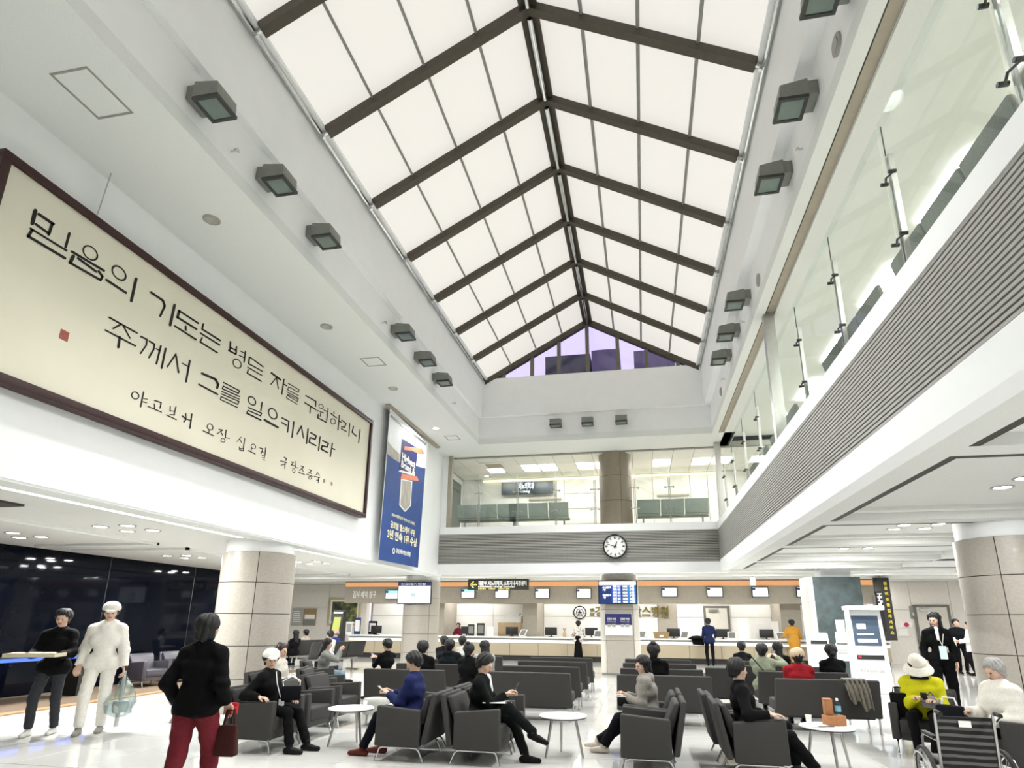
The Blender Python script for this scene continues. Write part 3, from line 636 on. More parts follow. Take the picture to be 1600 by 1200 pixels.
def btxt(s, x0, y0, x1, y1, size, m_, bold=.02):
    a = np.array(bpt(x0, y0, .012)); b_ = np.array(bpt(x1, y1, .012)); d = b_-a; w_ = np.linalg.norm(d)
    text('printed_text', s, size, frame(a, (0, 1, 0), (0, 0, 1)), m_, bn, bold, w_)
btxt('Highest', 268, 470, 352, 515, .30, WTXT, .03); btxt('Brand &', 263, 515, 350, 560, .28, WTXT, .03)
btxt('2024 대한민국 하이스트 브랜드', 205, 822, 352, 872, .10, BYE); btxt('글로벌 헬스케어 부문', 196, 892, 352, 936, .20, BYE, .03)
btxt('3년 연속 1위 수상', 176, 955, 362, 1008, .27, BYE, .035); btxt('강남세브란스병원', 232, 1052, 322, 1076, .14, WTXT, .03)
q = bpt(217, 1043, .014); MB().lathe([(.05, 0), (.085, 0), (.085, .004), (.05, .004)], q, 16, 0).obj('round_emblem', WTXT, bn)
# ================================================================== CLOCK
ck_ = thing('wall_clock', 'round black-rimmed wall clock on the slatted back balcony', 'clock', tuple(aty(961, 854, 19.59)))
MB().lathe([(.34, -.07), (.385, -.07), (.385, 0), (.001, 0)], n=36, ax=1).obj('rim', BLACKM, ck_, smooth=True)
MB().disc((0, -.035, 0), .345, 36, 1, .02).obj('dial', WHITEPL, ck_)
for i in range(12):
    a = math.pi/6*i
    mb = MB()
    for off in ((-.012, .012) if i % 3 else (-.02, 0, .02)): mb.box(off-.006, off+.006, -.004, 0, .235, .31)
    o = mb.obj('numeral', INK, ck_); o.location = (0, -.047, 0); o.rotation_euler = (0, a, 0)
for nm, a, l, w_ in (('hour_hand', 24, .17, .018), ('minute_hand', 288, .27, .013)):
    o = MB().hexa([(-w_, -.004, -.06), (w_, -.004, -.06), (w_, 0, -.06), (-w_, 0, -.06), (-w_*.5, -.004, l), (w_*.5, -.004, l), (w_*.5, 0, l), (-w_*.5, 0, l)]).obj(nm, INK, ck_)
    o.location = (0, -.055, 0); o.rotation_euler = (0, math.radians(a), 0)
MB().disc((0, -.06, 0), .03, 14, 1, .01).obj('hub', INK, ck_)
# ================================================================== RECEPTION DESK
CX0, CX1, CY = -13.2, 9.25, 26.5
desk = thing('reception_desk', 'very long reception desk with tan panels and a lit white top band', 'reception desk', (0, CY, 0))
BAND = emis('lit_white_band', 'FFFFF6', .75); KICK = mat('dark_kick', '2A2925', .6, ns=10, na=.1)
bxo('kick_plate', KICK, CX0+.1, CX1-.05, .06, .9, 0, .21, desk)
npan = 18; pw_ = (CX1-CX0)/npan
pme = MB().box(.008, pw_-.008, 0, .05, .21, .70).mesh('front_panel', TAN)
for i in range(npan): part('front_panel', pme, desk, (CX0+i*pw_, 0, 0))
bxo('body', TAUPE, CX0, CX1, .05, .9, .21, .9, desk)
bxo('lit_band', BAND, CX0, CX1, .02, .05, .72, .80, desk); bxo('shadow_gap', SLAT, CX0, CX1, .03, .05, .86, .92, desk)
bxo('lower_ledge', WHITEPL, CX0, CX1, -.1, .05, .79, .85, desk); bxo('worktop', WHITEPL, CX0-.03, CX1+.03, -.06, .95, .92, .97, desk)
# header beam with orange cove and queue displays
hd = struct(bxo('wall_desk_header', TAUPE, -13.6, 9.25, 26.55, 26.85, 2.38, 3.36), 'taupe header beam above the reception desk')
ORG = emis('orange_cove', 'F2AE76', .5)
bxo('orange_cove', ORG, -13.6, 9.25, 26.53, 26.55, 3.10, 3.30, hd); bxo('shadow_line', DFRAME, -13.6, 9.25, 26.50, 26.55, 3.30, 3.36, hd)
for x0, x1 in ((-9.3, -9.05), (-5.35, -4.7), (5.6, 6.4)):
    struct(bxo('trim_%d' % (1+int(x0 > -9)+int(x0 > 0)), TAUPE, x0, x1, 27.5, 29.46, .0, 3.36), 'taupe pier behind the reception desk')
TEAL = emis('screen_teal', '9FDDE0', .9); CREAMS = emis('screen_cream', 'F6EDC8', 1.); NAVS = emis('screen_navy', '16306E', .6)
def flat_screen(name, label, cat, x, y, z, w, h, layout, group=None, arm=0.055):
    """layout: (u0,u1,v0,v1,material) rectangles in fractions of the face"""
    t = thing(name, label, cat, (x, y, z), 0, group)
    MB().box(-w/2-.03, w/2+.03, 0, .07, -h/2-.03, h/2+.03).obj('bezel', BLACKM, t, bevel=.008)
    MB().box(-.08, .08, .07, .07+arm, -.08, .08).obj('wall_arm', BLACKM, t)
    for i, (u0, u1, v0, v1, m_) in enumerate(layout):
        MB().box(-w/2+u0*w, -w/2+u1*w, -.004-.001*i, .0, -h/2+v0*h, -h/2+v1*h).obj('screen' if i == 0 else 'screen_field', m_, t)
    return t
lay_w = [(0, 1, 0, 1, SCREENW), (0, 1, .68, 1, CREAMS), (0, .2, .72, .96, NAVS)]; lay_t = [(0, 1, 0, 1, SCREENW), (0, 1, .62, 1, TEAL), (0, .2, .70, .96, NAVS)]
for i, px in enumerate((731, 784, 847, 912, 1046, 1117, 1188, 1258)):
    c = aty(px, 927 if px < 1000 else 925, 26.4)
    t = flat_screen('counter_display', '%s counter number display from the left above the desk' % ('first', 'second', 'third', 'fourth', 'fifth', 'sixth', 'seventh', 'eighth')[i], 'display', c[0], 26.42, c[2], .58, .36, lay_t if i == 0 else lay_w, 'counter number displays')
    text('counter_digits', ('', '', '', '', '', '1245', '', '')[i] or '· ·', .13, frame((-.2, -.008, -.12), (1, 0, 0), (0, 0, 1)), SLAT, t, 0, .35)
c = aty(612, 929, 26.4); flat_screen('counter_display', 'small teal display beside the white lettering on the left header', 'display', c[0], 26.42, c[2], .58, .36, lay_t)
p = aty(551, 932.5, 26.54); text('header_lettering', '검사 예약 창구', .34, frame((p[0], 26.535, p[2]-.02), (1, 0, 0), (0, 0, 1)), WTXT, hd, .03, 1.15)
# emblem and gold lettering on the back wall
em = thing('wall_emblem', 'round black and white emblem on the wall behind the desk', 'emblem', tuple(aty(906, 957, 29.45)))
MB().lathe([(.26, -.02), (.31, -.02), (.31, .0), (.26, .0)], n=32, ax=1).obj('outer_ring', INK, em); MB().disc((0, -.01, 0), .265, 28, 1, .01).obj('disc', WHITEPL, em)
MB().lathe([(.15, -.02), (.18, -.02), (.18, .0)], n=28, ax=1).obj('inner_ring', INK, em)
MB().box(-.012, .012, -.025, -.005, -.13, .13).box(-.1, .1, -.025, -.005, .0, .03).tube([(-.09, -.015, -.11), (.02, -.015, .1)], .018, 6).tube([(.09, -.015, -.11), (-.02, -.015, .1)], .018, 6).obj('emblem_motif', INK, em)
for i in range(10):
    a = math.pi+math.pi*(i+.5)/10; MB().cbox((.222*math.cos(a), -.018, .222*math.sin(a)), .03, .01, .03).obj('emblem_letter', INK, em)
gl_ = thing('gold_lettering', 'raised gold hospital lettering on the wall, half hidden by the pillar', 'lettering', (0, 29.44, 0))
a = aty(930, 961.5, 29.44); b_ = aty(1045, 961.5, 29.44)
text('gold_characters', '강남세브란스병원', .52, frame((a[0], 0, a[2]), (1, 0, 0), (0, 0, 1)), GOLD, gl_, .02, b_[0]-a[0], ext=.015)
for k, s in enumerate(('연세대', '의료원')):
    q = aty(922, 955+7*k, 29.44); text('gold_characters', s, .17, frame((q[0], 0, q[2]), (1, 0, 0), (0, 0, 1)), GOLD, gl_, .02, .2, ext=.012)
# hanging direction sign
a = aty(731, 913.5, 24.2); b_ = aty(826, 913, 24.2); wS, hS = b_[0]-a[0], .43
hs = thing('direction_sign', 'dark hanging direction sign with a yellow arrow over the desk aisle', 'sign', (a[0], 24.2, a[2]))
SIGNB = mat('sign_dark', '2A2A28', .4, ns=10, na=.1); YEL = mat('sign_yellow', 'F0DE7C', .5, ns=10, na=.02)
MB().box(0, wS, 0, .1, -hS/2, hS/2).obj('board', SIGNB, hs, bevel=.01)
for x in (.3*wS, .78*wS): MB().tube([(x, .05, hS/2), (x, .05, 3.36-a[2])], .015, 6).obj('hanger_rod', STEEL, hs)
ar = MB().box(.12, .38, -.006, 0, -.025, .025); ar.hexa([(.08, -.006, 0), (.13, -.006, -.02), (.13, 0, -.02), (.08, 0, 0), (.22, -.006, .14), (.27, -.006, .12), (.27, 0, .12), (.22, 0, .14)]); ar.hexa([(.08, -.006, 0), (.13, -.006, .02), (.13, 0, .02), (.08, 0, 0), (.22, -.006, -.14), (.27, -.006, -.12), (.27, 0, -.12), (.22, 0, -.14)])
ar.obj('arrow', YEL, hs)
text('sign_lettering', '재활부, 비뇨의학과, 소화기내시경센터', .2, frame((.44, -.004, -.02), (1, 0, 0), (0, 0, 1)), WTXT, hs, .03, wS*.79)
text('sign_lettering', 'Rehabilitation, Urology, Endoscopy', .09, frame((.44, -.004, -.11), (1, 0, 0), (0, 0, 1)), WTXT, hs, .02, wS*.6)
text('sign_lettering', 'REHA   URO   CENTER', .07, frame((.44, -.004, -.19), (1, 0, 0), (0, 0, 1)), YEL, hs, .02, wS*.52)
# screens on the columns
a = aty(648, 926.5, 19.72)
tv = flat_screen('information_screen', 'large white information screen on the round column left of the desk', 'screen', a[0], 19.68, a[2], 1.14, .68, [(0, 1, 0, 1, SCREENW), (0, 1, .84, 1, NAVS), (.38, .58, .1, .5, emis('screen_pale', 'D8EEF0', .9))], arm=.025)
text('screen_text', '진료대기현황', .07, frame((-.5, -.006, .26), (1, 0, 0), (0, 0, 1)), WTXT, tv, .02, .9)
text('screen_text', '88', .16, frame((-.1, -.008, -.12), (1, 0, 0), (0, 0, 1)), mat('screen_ink', '9FB9BE', .6, ns=5, na=.02), tv, .02)
a = aty(965, 925.5, 20.05)
tv = flat_screen('queue_screen', 'dark blue queue screen with white rows on the square pillar', 'screen', a[0], 20.02, a[2], 1.18, .68, [(0, 1, 0, 1, NAVS), (0, 1, .83, 1, CREAMS), (.34, .6, 0, .83, emis('screen_blue', '2E50A8', .8)), (.76, .99, 0, .83, emis('screen_blue2', '2A6FB0', .8))], arm=.1)
SCW = emis('screen_letters', 'F2F6FF', 1.)
for r_ in range(6):
    zz = .22-.095*r_
    for (x0, x1, s) in ((-.15, -.03, '외래'), (0, .09, '0%d' % (r_+1)), (.15, .3, '10%d0' % r_), (.38, .53, '%d명' % (4+r_))):
        text('screen_text', s, .085, frame((x0, -.012, zz-.07), (1, 0, 0), (0, 0, 1)), SCW, tv, .04, x1-x0)
for s, zz in (('수납창구', .12), ('1명', .05), ('예약창구', -.12), ('1명', -.19)): text('screen_text', s, .075, frame((-.48, -.012, zz), (1, 0, 0), (0, 0, 1)), SCW, tv, .03)
a = aty(966.5, 975.5, 20.18)
ps = thing('poster', 'navy and white twin poster sheet on the square pillar', 'poster', (a[0], 20.17, a[2]))
MB().box(-.43, .43, 0, .02, -.34, .34).obj('sheet', PAPER, ps); MB().box(-.42, .42, -.004, 0, -.02, .33).obj('navy_field', BNV, ps)
for s in (-1, 1):
    text('poster_text', '진료비 안내', .08, frame((s*.21-.15, -.006, .14), (1, 0, 0), (0, 0, 1)), WTXT, ps, .02, .28); text('poster_text', '하이패스 신청', .07, frame((s*.21-.15, -.006, .06), (1, 0, 0), (0, 0, 1)), BSI, ps, .02, .28)
    MB().box(s*.21-.14, s*.21-.03, -.008, 0, -.08, .01).box(s*.21, s*.21+.12, -.008, 0, -.08, .015).obj('poster_picture', SLAT, ps)
# hi-pass blade sign
a = aty(1383, 951, 25.0)
hp = thing('vertical_sign', 'tall narrow black sign with yellow vertical lettering at the end of the desk', 'sign', (a[0], 25.0, a[2]), -.12)
MB().box(-.26, .26, 0, .12, -1.12, 1.12).obj('board', SIGNB, hp, bevel=.01); MB().box(-.26, -.05, -.004, 0, -.8, .62).obj('black_field', INK, hp); MB().box(-.34, -.27, -.02, .14, -1.1, .5).obj('edge_post', DFRAME, hp); MB().tube([(0, .06, 1.1), (0, .06, 3.36-a[2])], .02, 6).obj('hanger_rod', STEEL, hp)
for i, s in enumerate('진료비후불결제서비스'):
    z = .86-.185*i-(.03 if i > 2 else 0)-(.03 if i > 4 else 0)-(.03 if i > 6 else 0)
    text('sign_character', s, .13, frame((.06, -.006, z), (1, 0, 0), (0, 0, 1)), YELT, hp, .03)
text('sign_lettering', 'Hi-Pass', .2, frame((-.19, -.008, .56), (0, 0, -1), (1, 0, 0)), WTXT, hp, .05, .6)
# ---- things on and behind the desk
def on_desk(px, y=26.85): return aty(px, 985, y)[0]
def monitor(px, label):
    t = thing('monitor', label, 'monitor', (on_desk(px, 27.1), 27.1, .97), random.uniform(-.2, .2), 'desk monitors')
    part('screen_back', MON[0], t); part('stand', MON[1], t)
MON = (MB().box(-.27, .27, -.03, .02, .07, .4).mesh('screen_back', BLACKM, bevel=.01), MB().box(-.1, .1, -.08, .08, 0, .015).box(-.03, .03, 0, .03, .015, .2).mesh('stand', BLACKM))
for i, px in enumerate((588, 729, 800, 861, 924, 1052, 1129, 1197)):
    monitor(px, '%s black desk monitor from the left on the reception desk' % ('first', 'second', 'third', 'fourth', 'fifth', 'sixth', 'seventh', 'eighth')[i])
TAB = (MB().hexa([(-.17, -.1, .02), (.17, -.1, .02), (.17, -.07, .02), (-.17, -.07, .02), (-.17, .1, .3), (.17, .1, .3), (.17, .13, .29), (-.17, .13, .29)]).mesh('tablet', WHITEPL, bevel=.005), MB().box(-.1, .1, -.1, .14, 0, .02).box(-.03, .03, .06, .1, .02, .22).mesh('stand', WHITEPL), MB().hexa([(-.13, -.082, .05), (.13, -.082, .05), (.13, -.07, .05), (-.13, -.07, .05), (-.13, .078, .27), (.13, .078, .27), (.13, .09, .27), (-.13, .09, .27)]).mesh('tablet_screen', LAMPG))
for i, px in enumerate((817, 934, 1003, 1069, 1143, 1219)):
    t = thing('signing_tablet', '%s white signing tablet from the left on the reception desk' % ORD[i].replace('nearest', 'first').replace('farthest', 'sixth'), 'tablet', (on_desk(px, 26.75), 26.75, .97), random.uniform(-.5, .2), 'signing tablets')
    for nm, me in zip(('tablet', 'stand', 'tablet_screen'), TAB): part(nm, me, t)
def standee(px, w, h, m_, name, label, cat, y=26.8, face=None):
    t = thing(name, label, cat, (on_desk(px, y), y, .97))
    MB().box(-w/2, w/2, 0, .02, .01, h).obj('sheet', m_, t); MB().box(-w/2, w/2, -.05, .07, 0, .01).obj('foot', WHITEPL, t)
    if face: MB().box(-w*.38, w*.38, -.005, 0, h*.2, h*.85).obj('print', face, t)
standee(545, .3, .55, WHITEPL, 'notice_stand', 'small white notice stand with a dark print at the left end of the desk', 'notice', face=SLAT)
standee(558, .3, .75, NAVY, 'notice_stand', 'blue framed notice stand near the left end of the desk', 'notice', face=PAPER)
standee(582, .42, .6, BLACKGL, 'leaflet_rack', 'dark leaflet rack behind the left end of the desk', 'rack', 27.3, face=PAPER)
standee(736, .3, .5, BLACKM, 'leaflet_rack', 'left one of two dark leaflet racks beside the staff woman', 'rack', face=LAMPG)
standee(751, .34, .55, BLACKM, 'leaflet_rack', 'right one of two dark leaflet racks beside the staff woman', 'rack', face=LAMPG)
standee(766, .3, .4, PAPER, 'notice_card', 'pale blue-white card right of the dark leaflet racks', 'notice')
standee(1162, .42, .85, PAPER, 'notice_stand', 'tall white notice stand on the desk right of the man in navy', 'notice')
standee(1187, .55, .55, PAPER, 'notice_board', 'wide white notice board propped on the desk', 'notice', 27.35)
standee(1211, .3, .72, PAPER, 'notice_card', 'white card in front of the taupe pier behind the desk', 'notice', 27.35)
standee(1012, .22, .45, WHITEPL, 'notice_card', 'white card beside the tan basket on the desk', 'notice')
t = thing('wooden_cabinet', 'light wood cabinet behind the desk with a box on top', 'cabinet', (on_desk(805, 28.2), 28.2, 0))
MB().box(-.75, .75, -.3, .3, 0, 1.55).obj('body', WOOD, t, bevel=.01)
for s in (-1, 1): d_ = MB().box(-.36, .36, -.02, 0, .1, 1.5).obj('door', WOOD, t); d_.location = (s*.375, -.3, 0); MB().box(-.01, .01, -.04, -.02, .7, .9).obj('handle', STEEL, d_)
o = MB().box(-.4, .4, -.25, .25, 0, .3).box(-.28, .28, -.2, .2, .3, .42).obj('storage_box', PAPER, None, bevel=.02); o.location = (on_desk(803, 28.2), 28.2, 1.55); tag(o, 'cream storage box on top of the light wood cabinet', 'box')
BASK = mat('wicker', 'A98F66', .8, ns=60, na=.4, bump=.4)
t = thing('basket', 'tan woven basket on the desk right of the square pillar', 'basket', (on_desk(1033), 26.85, .97))
MB().hexa([(-.28, -.14, 0), (.28, -.14, 0), (.28, .14, 0), (-.28, .14, 0), (-.33, -.17, .24), (.33, -.17, .24), (.33, .17, .24), (-.33, .17, .24)]).obj('body', BASK, t); MB().tube([(-.33, -.17, .24), (.33, -.17, .24), (.33, .17, .24), (-.33, .17, .24), (-.33, -.17, .24)], .015, 6).obj('rim', BASK, t)
MB().box(-.08, .08, -.18, -.16, .06, .14).obj('tag_card', PAPER, t)
t = thing('flower_vase', 'small vase with dried flowers on the desk near the spotted blouse', 'vase', (on_desk(882), 26.85, .97))
MB().lathe([(.05, 0), (.09, .1), (.06, .2), (.05, .22)], n=14).obj('vase', WOOD, t, smooth=True)
for i in range(7):
    a = i*.9; MB().tube([(0, 0, .2), (.06*math.cos(a), .06*math.sin(a), .36)], .008, 5, .02).obj('stem', TAUPE, t)
# wall things, far right and far left
c = aty(1430, 957, 28.55); o = MB().box(-.2, .2, 0, .04, -.26, .26).obj('wall_plate', LAMPG, None, bevel=.01); o.location = c; tag(o, 'grey square plate on the far right stone wall', 'plate'); MB().box(-.1, .1, -.006, 0, -.14, .0).obj('plate_print', PAPER, o)
c = aty(1416, 976, 28.55); t = thing('fire_alarm', 'red fire alarm panel on the far right stone wall', 'fire alarm', tuple(c)); RED = mat('alarm_red', 'C2203A', .4, ns=10, na=.1)
MB().box(-.2, .2, -.02, .04, -.1, .1).obj('box', WHITEPL, t); MB().disc((0, -.03, 0), .09, 16, 1, .03).obj('button', RED, t)
c = aty(1412, 988, 28.55); o = MB().box(-.17, .17, 0, .01, -.14, .14).box(-.15, .15, -.004, 0, .05, .06).obj('wall_notice', PAPER); o.location = c; tag(o, 'white sheet under the red fire alarm', 'notice')
GOLDF = mat('picture_frame', 'C9B88A', .4, .3, ns=20, na=.2)
def paint_mat():
    M = bpy.data.materials.new('abstract_painting'); M.use_nodes = True; nt = M.node_tree; b = nt.nodes['Principled BSDF']
    tc = nt.nodes.new('ShaderNodeTexCoord'); n = nt.nodes.new('ShaderNodeTexNoise'); n.inputs['Scale'].default_value = 2.2; n.inputs['Detail'].default_value = 3
    r = nt.nodes.new('ShaderNodeValToRGB'); r.color_ramp.elements[0].position = .38; r.color_ramp.elements[0].color = (.012, .014, .009, 1); r.color_ramp.elements[1].position = .68; r.color_ramp.elements[1].color = (.45, .42, .08, 1)
    e = r.color_ramp.elements.new(.52); e.color = (.09, .11, .04, 1)
    nt.links.new(tc.outputs['Object'], n.inputs['Vector']); nt.links.new(n.outputs['Fac'], r.inputs[0]); nt.links.new(r.outputs[0], b.inputs['Base Color']); b.inputs['Roughness'].default_value = .5
    return M
a = aty(538, 955.5, 28.9); t = thing('painting', 'framed dark green and yellow abstract painting behind the black kiosk', 'painting', (a[0], 28.9, a[2]))
MB().box(-.82, .82, 0, .06, -.62, .62).obj('canvas_mount', WHITEPL, t)
for q in ((-.86, .86, .58, .66), (-.86, .86, -.66, -.58), (-.86, -.78, -.58, .58), (.78, .86, -.58, .58)): MB().box(q[0], q[1], -.05, .07, q[2], q[3]).obj('frame', GOLDF, t)
MB().box(-.68, .68, -.01, 0, -.48, .48).obj('canvas', paint_mat(), t)
for i, (px, m1, m2) in enumerate(((465, SLAT, PAPER), (484, BASK, LAMPG))):
    a = aty(px, 964, 28.9); t = thing('notice_board', ('grey notice board with white text lines left of the painting', 'olive and grey picture notice nearer the painting')[i], 'notice board', (a[0], 28.9, a[2]))
    MB().box(-.32, .32, 0, .05, -.42, .42).obj('board', m1, t)
    if i == 0:
        for k in range(6): MB().box(-.25, .1+.02*k, -.006, 0, .25-.1*k, .29-.1*k).obj('text_line', PAPER, t)
    else: MB().box(-.28, .28, -.006, 0, -.1, .12).obj('print', PAPER, t); MB().box(-.28, .28, -.006, 0, -.4, -.14).obj('print', LAMPG, t)
# black kiosk
a = atz(522, 1040)
t = thing('ticket_kiosk', 'slim black ticket kiosk with a yellow-green screen at the left of the desk', 'kiosk', (-12.3, 23.6, 0))
MB().box(-.26, .26, -.22, .22, 0, .95).obj('base', BLACKM, t, bevel=.01)
MB().hexa([(-.26, -.22, .95), (.26, -.22, .95), (.26, .22, .95), (-.26, .22, .95), (-.24, .02, 2.0), (.24, .02, 2.0), (.24, .2, 2.0), (-.24, .2, 2.0)]).obj('head', BLACKM, t)
MB().hexa([(-.16, -.20, 1.1), (.16, -.20, 1.1), (.16, -.1, 1.1), (-.16, -.1, 1.1), (-.15, -.055, 1.72), (.15, -.055, 1.72), (.15, .0, 1.72), (-.15, .0, 1.72)]).obj('screen', emis('kiosk_screen', 'BFC65C', .45), t)
MB().box(-.2, .2, -.26, -.2, .9, .97).obj('ticket_slot', STEEL, t); MB().box(-.2, .2, -.005, .0, 1.86, 1.92).obj('logo_strip', PAPER, t).location = (0, -.03, 0)
# white kiosk
t = thing('self_service_kiosk', 'tall white self-service kiosk with a hood in front of the dark pillar', 'kiosk', (5.42, 17.0, 0), -.08)
KW = .42
MB().hexa([(-KW, -.2, 0), (KW, -.2, 0), (KW, .25, 0), (-KW, .25, 0), (-KW+.04, -.02, 1.95), (KW-.04, -.02, 1.95), (KW-.04, .25, 1.95), (-KW+.04, .25, 1.95)]).obj('body', WHITEPL, t, bevel=.02)
MB().box(-KW, KW, -.3, .28, 1.95, 2.05).hexa([(-KW, -.3, 1.7), (-KW+.04, -.3, 1.7), (-KW+.04, 0, 1.3), (-KW, 0, 1.3), (-KW, -.3, 1.98), (-KW+.04, -.3, 1.98), (-KW+.04, 0, 1.98), (-KW, 0, 1.98)]).obj('hood', WHITEPL, t, bevel=.012)
def kf(z): return -.2+.18*z/1.95-.012
def kq(name, x0, x1, z0, z1, m_, d=0.): return MB().hexa([(x0, kf(z0)-d, z0), (x1, kf(z0)-d, z0), (x1, kf(z0)+.01, z0), (x0, kf(z0)+.01, z0), (x0, kf(z1)-d, z1), (x1, kf(z1)-d, z1), (x1, kf(z1)+.01, z1), (x0, kf(z1)+.01, z1)]).obj(name, m_, t)
SCD = emis('kiosk_blue_screen', '3F5266', .5)
kq('screen', -.3, .3, 1.1, 1.82, SCD); kq('screen_button', -.22, .22, 1.18, 1.26, SCREENW, .004); kq('screen_map', -.2, .0, 1.5, 1.62, SCREENW, .004); kq('screen_map', -.22, .16, 1.36, 1.39, SCREENW, .004)
kq('card_reader', -.3, .3, .78, .88, BLACKM, .01); kq('reader_light', -.27, -.2, .81, .85, RED, .015)
text('kiosk_text', '강남세브란스병원', .07, frame((-.2, kf(.52)-.008, .5), (1, 0, .0), (0, 0, 1)), SLAT, t, .02, .45)
o = kq('kiosk_emblem', -.27, -.22, .5, .55, SLAT, .004)
a = atz(1290, 1062)
t = thing('payment_kiosk', 'smaller white payment kiosk beside the dark pillar, behind the seated vest wearer', 'kiosk', (4.95, 19.6, 0))
MB().hexa([(-.3, -.2, 0), (.3, -.2, 0), (.3, .2, 0), (-.3, .2, 0), (-.27, 0, 1.35), (.27, 0, 1.35), (.27, .2, 1.35), (-.27, .2, 1.35)]).obj('body', WHITEPL, t, bevel=.015); MB().box(-.22, .22, -.075, -.03, 1.05, 1.15).obj('display', BLACKM, t)
LBL = mat('pale_blue_paper', 'CFE2E6', .6, ns=6, na=.04)
for i, (px, py, w, h) in enumerate(((1313, 978, .24, .36), (1316, 997, .36, .36), (1318, 1019, .38, .5))):
    a = aty(px, py, 20.18); o = MB().box(-w/2, w/2, 0, .012, -h/2, h/2).obj('pillar_notice', LBL); o.location = (a[0], 20.18, a[2]); tag(o, ('top', 'middle', 'bottom')[i]+' pale blue notice sheet on the dark stone pillar', 'notice', 'notices on the dark pillar')
    for k in range(3): MB().box(-w*.38, w*.3, -.004, 0, h*.25-.09*k, h*.25-.07*k-.012+.03).obj('text_line', SLAT, o)
# upper gallery things
a = aty(823.5, 762.5, 23.1); t = thing('hanging_sign', 'dark sign board with white lettering in the upper back gallery', 'sign', (a[0], 23.1, a[2])); MB().box(-.9, .9, .08, .2, -.05, .05).obj('wall_bracket', STEEL, t)
MB().box(-1.05, 1.05, 0, .08, -.25, .25).obj('board', mat('slate_sign', '2E3A44', .25, ns=4, na=.2), t); text('sign_lettering', '비뇨의학과', .3, frame((-.35, -.006, -.02), (1, 0, 0), (0, 0, 1)), SCW, t, .03, .62); text('sign_lettering', 'Urology', .14, frame((-.18, -.006, -.18), (1, 0, 0), (0, 0, 1)), SCW, t, .02, .3)
a = aty(784, 735, 21.2); t = thing('ceiling_vent', 'square olive air vent in the upper gallery ceiling', 'vent', (-5.2, 21.0, 7.20)); MB().box(-.45, .45, -.4, .4, -.03, 0).obj('frame', CT, t); MB().box(-.3, .3, -.27, .27, -.04, -.03).obj('grille', TAUPE, t)
o = MB().box(-7.05, -7.0, 20.6, 22.8, 5.0, 6.9).box(-7.0, -6.98, 20.7, 22.7, 6.55, 6.85).obj('gallery_shutter', DKST); tag(o, 'dark green-grey shuttered front at the left end of the upper gallery', 'shutter')
def bench(x, y, z, rz, w, label, group, m_):
    t = thing('waiting_bench', label, 'bench', (x, y, z), rz, group)
    n = 3; sw = w/n
    for i in range(n):
        x0 = -w/2+i*sw
        MB().hexa([(x0+.01, -.28, .45), (x0+sw-.01, -.28, .45), (x0+sw-.01, -.22, .45), (x0+.01, -.22, .45), (x0+.01, -.40, .92), (x0+sw-.01, -.40, .92), (x0+sw-.01, -.34, .92), (x0+.01, -.34, .92)]).obj('backrest', m_, t, bevel=.02)
        MB().box(x0+.01, x0+sw-.01, -.24, .26, .40, .46).obj('seat', m_, t, bevel=.02)
    MB().box(-w/2, w/2, -.03, .03, .33, .39).obj('beam', STEEL, t)
    for s in (-1, 1): MB().box(s*(w/2-.2)-.03, s*(w/2-.2)+.03, -.03, .03, 0, .33).box(s*(w/2-.2)-.03, s*(w/2-.2)+.03, -.28, .26, 0, .03).obj('leg', STEEL, t)
GBEN = mat('green_grey_seat', 'C3CCC4', .5, ns=40, na=.2)
for i, (px, ww) in enumerate(((763, 2.2), (842, 2.15), (1051, 2.35))):
    a = aty(px, 800, 20.6); bench(a[0], 20.75, 4.69, 0, ww, ('left', 'middle', 'right')[i]+' grey-green waiting bench behind the back gallery glass', 'back gallery benches', GBEN)
for i, y in enumerate((2.6, 5.6, 8.4, 12.6, 15.4)):
    bench(3.35, y, 4.69, -math.pi/2, 2.4, ORD[i]+' grey waiting bench behind the right gallery glass', 'right gallery benches', mat('gallery_bench_grey', '74766E', .6, ns=40, na=.2))
# ================================================================== SEATING
def armchair_meshes(m_):
    d = {}
    b = MB(); b.hexa([(-.05, -.28, .17), (.05, -.28, .17), (.05, .28, .17), (-.05, .28, .17), (-.05, -.28, .575), (.05, -.28, .575), (.05, .27, .62), (-.05, .27, .62)])
    d['arm'] = b.mesh('arm', m_, bevel=.02, seg=3)
    d['seat'] = MB().box(-.285, .285, -.24, .275, .24, .42).mesh('seat', m_, bevel=.03, seg=3)
    d['base'] = MB().box(-.28, .28, -.26, .26, .17, .25).mesh('base', m_)
    d['backrest'] = MB().hexa([(-.37, -.36, .20), (.37, -.36, .20), (.37, -.29, .20), (-.37, -.29, .20), (-.36, -.47, .76), (.36, -.47, .76), (.36, -.41, .77), (-.36, -.41, .77)]).mesh('backrest', m_, bevel=.02, seg=3)
    d['back_cushion'] = MB().hexa([(-.28, -.29, .40), (.28, -.29, .40), (.28, -.18, .40), (-.28, -.18, .40), (-.33, -.40, .74), (.33, -.40, .74), (.33, -.33, .75), (-.33, -.33, .75)]).mesh('back_cushion', m_, bevel=.03, seg=3)
    d['leg_frame'] = MB().tube([(0, -.33, 0.008), (0, -.27, .13), (0, -.23, .16), (0, .19, .16), (0, .23, .14), (0, .27, .008)], .014, 8).mesh('leg_frame', CHROME, smooth=True)
    return d
ACM = armchair_meshes(FABRIC); ACD = armchair_meshes(FABRIC_D)
